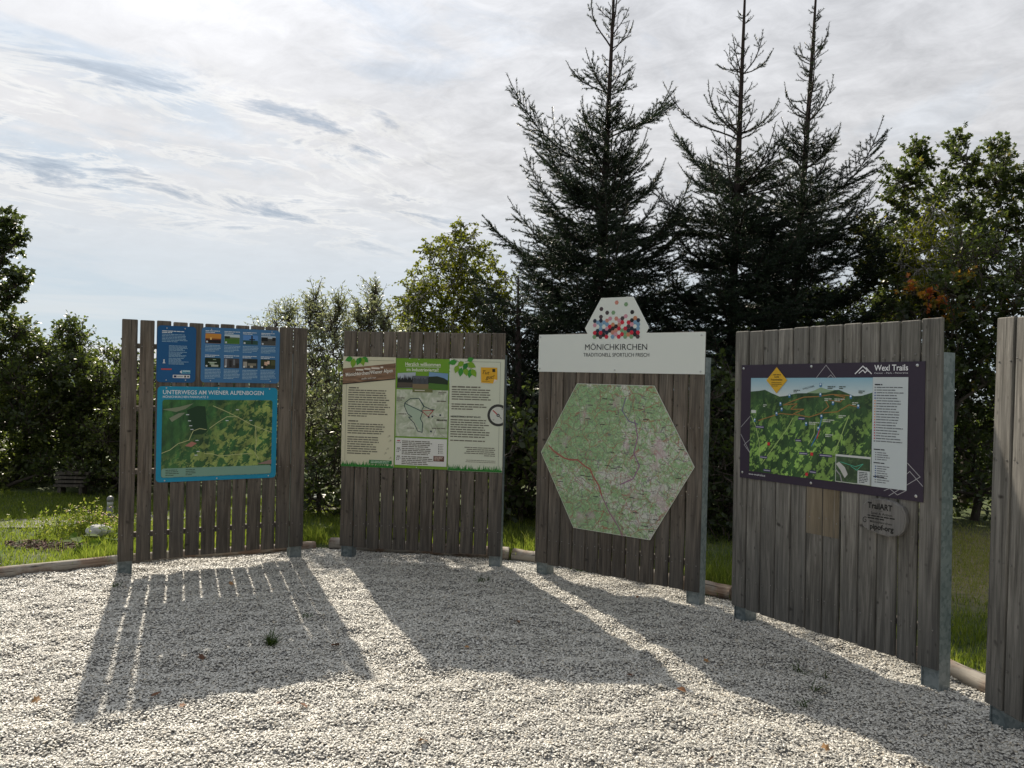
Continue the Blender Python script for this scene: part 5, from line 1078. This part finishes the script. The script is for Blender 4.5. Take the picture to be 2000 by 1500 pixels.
# broad leaved plants
M_dock = leaf_mat('dock_leaf', [(0, G(.06, .1, .02)), (1, G(.12, .19, .03))], .5, (.3, .5, .05, 1), .7, .1)
def broad(label, px, py, Y, n, size, seed):
    b = at(px, py, Y); g = np.random.default_rng(seed); t = empty('broad_leaved_plant', (b.x, b.y, .02)); tag(t, label, 'plant', 'broad leaved plants in the lawn')
    az = g.uniform(0, 6.28, n); el = g.uniform(.2, .95, n); L = g.uniform(.04, .13, n); b0 = np.array(t.location)
    D = np.stack([np.cos(az)*np.cos(el), np.sin(az)*np.cos(el), np.sin(el)], -1); tip = b0+D*L[:, None]
    V, F = tubes(np.repeat(b0[None], n, 0)-b0, tip-b0, [.003]*n, [.002]*n, 4); put('stems', np_mesh('stems', V, F, [M_weed], attrs={'tint': np.zeros(len(V))+.6}), t)
    D2 = D.copy(); D2[:, 2] = D2[:, 2]*.3-.1; leaves('leaves', t, M_dock, tip, D2, nrm(g.normal(0, .35, (n, 3))+[0, -.2, 1]), size*g.uniform(.6, 1.15, n), g.uniform(.4, .8, n), 'oval')
broad('large bright green burdock-like leaves touching the first board', 214, 1078, 7.0, 11, .13, 4)
broad('low rosette of broad leaves in the lawn left of the white stone', 158, 1084, 6.75, 8, .11, 5)
broad('small rosette of broad leaves at the left frame edge by the log', 3, 1118, 6.1, 6, .09, 6)
def flowers(label, px, py, Y, n, h, cols, seed, w=.25):
    b = at(px, py, Y); g = np.random.default_rng(seed); t = empty('wildflower_clump', (b.x, b.y, .02)); tag(t, label, 'wildflowers', 'wildflower clumps in front of the bollard lamp'); b0 = np.array(t.location)
    P0 = b0+np.stack([g.normal(0, w*.7, n), g.normal(0, w*.4, n), np.zeros(n)], -1); H = h*g.uniform(.45, 1.1, n); P1 = P0+np.stack([g.normal(0, .04, n), g.normal(0, .04, n), H], -1)
    V, F = tubes(P0-b0, P1-b0, [.0016]*n, [.001]*n, 3); put('stems', np_mesh('stems', V, F, [M_grass], attrs={'tint': g.uniform(.5, 1, len(V))}), t)
    k = 9; idx = np.repeat(np.arange(n), k); s = g.random((n*k, 1)); P = P0[idx]+(P1-P0)[idx]*s; leaves('leaves', t, M_grass, P, g.normal(size=(n*k, 3))+[0, 0, .6], nrm(g.normal(size=(n*k, 3))), g.uniform(.02, .05, n*k), g.uniform(.3, .97, n*k), 'narrow')
    for ci, c in enumerate(cols):
        mb = MB(); m = principled('petal_%d_%d' % (seed, ci), rgb(*c), .6)
        for i in range(ci, n, len(cols)):
            p = P1[i]-b0
            if g.random() < .55: mb.lathe(tuple(p), [(.002, -.003), (.009, 0), (.007, .003), (.002, .004)], m, 7)
        if mb.f: mb.build('blossoms', t)
flowers('tall thin clump of yellowish seed heads left of the bollard lamp', 155, 1045, 7.5, 60, .26, [(200, 180, 70)], 1, .28)
flowers('clump with small pink and yellow blossoms at the bollard lamp', 195, 1045, 7.4, 80, .22, [(205, 150, 170), (215, 175, 60)], 2, .2)
flowers('low wildflower clump beside the grey path', 115, 1050, 7.3, 40, .15, [(205, 200, 150)], 3, .28)
flowers('wildflower clump seen through the planks of the first board', 250, 1050, 7.2, 50, .2, [(205, 160, 90)], 4, .2)
# bark mulch patch
def mulch():
    g = np.random.default_rng(4); n = 900; a = g.uniform(0, 6.28, n); r = np.sqrt(g.random(n)); x = -4.05+.42*r*np.cos(a); y = 6.85+.16*r*np.sin(a); P = np.stack([x, y, lawn_h(x, y)+g.uniform(.003, .03, n)], -1)
    m, T, b, out = nodemat('bark_mulch'); at_ = T.new('ShaderNodeAttribute'); at_.attribute_name = 'tint'; T.link(T.ramp(at_.outputs['Fac'], [(0, G(.03, .018, .014)), (1, G(.2, .11, .085))]), b.inputs['Base Color']); b.inputs['Roughness'].default_value = .9
    o = leaves('bark_mulch', None, m, P, nrm(g.normal(size=(n, 3))*[1, 1, .25]), nrm(g.normal(size=(n, 3))*.5+[0, 0, 1]), g.uniform(.02, .05, n), g.random(n), 'narrow'); tag(o, 'patch of dark bark mulch in the lawn', 'mulch', kind='stuff')
mulch()
# stacked planks in the shade under the hedge trees
wp = at(142, 962, 9.6); t = empty('plank_stack', (wp.x, wp.y, 0), (0, 0, R_(8))); tag(t, 'low stack of old boards in the dark under the hedge trees', 'plank stack')
for k in range(4):
    mb = MB(); mb.box(-.19+.02*(k % 2), .17+.015*k, -.09, .09, .12+k*.05, .15+k*.05, M_wood, .003); mb.build('board', t)
for x in (-.13, .12):
    mb = MB(); mb.box(x-.02, x+.02, -.08, .08, -.02, .12, M_wood, .003); mb.build('leg', t)
# small garden table seen through the gap between the first two boards
gt = at(619, 1022, 9.4); t = empty('garden_table', (gt.x, gt.y, 0), (0, 0, .2)); tag(t, 'small pale-topped garden table in the grass beyond the first gap', 'table')
zt = gt.z+.03; mb = MB(); mb.box(-.1, .1, -.14, .14, max(.1, zt), max(.1, zt)+.02, principled('pale_table', G(.6, .6, .57), .5), .004); mb.build('table_top', t)
for x, y in ((-.08, -.11), (.08, -.11), (-.08, .11), (.08, .11)):
    mb = MB(); mb.box(x-.01, x+.01, y-.01, y+.01, -.02, max(.1, zt)-.001, M_wood, .001); mb.build('leg', t)
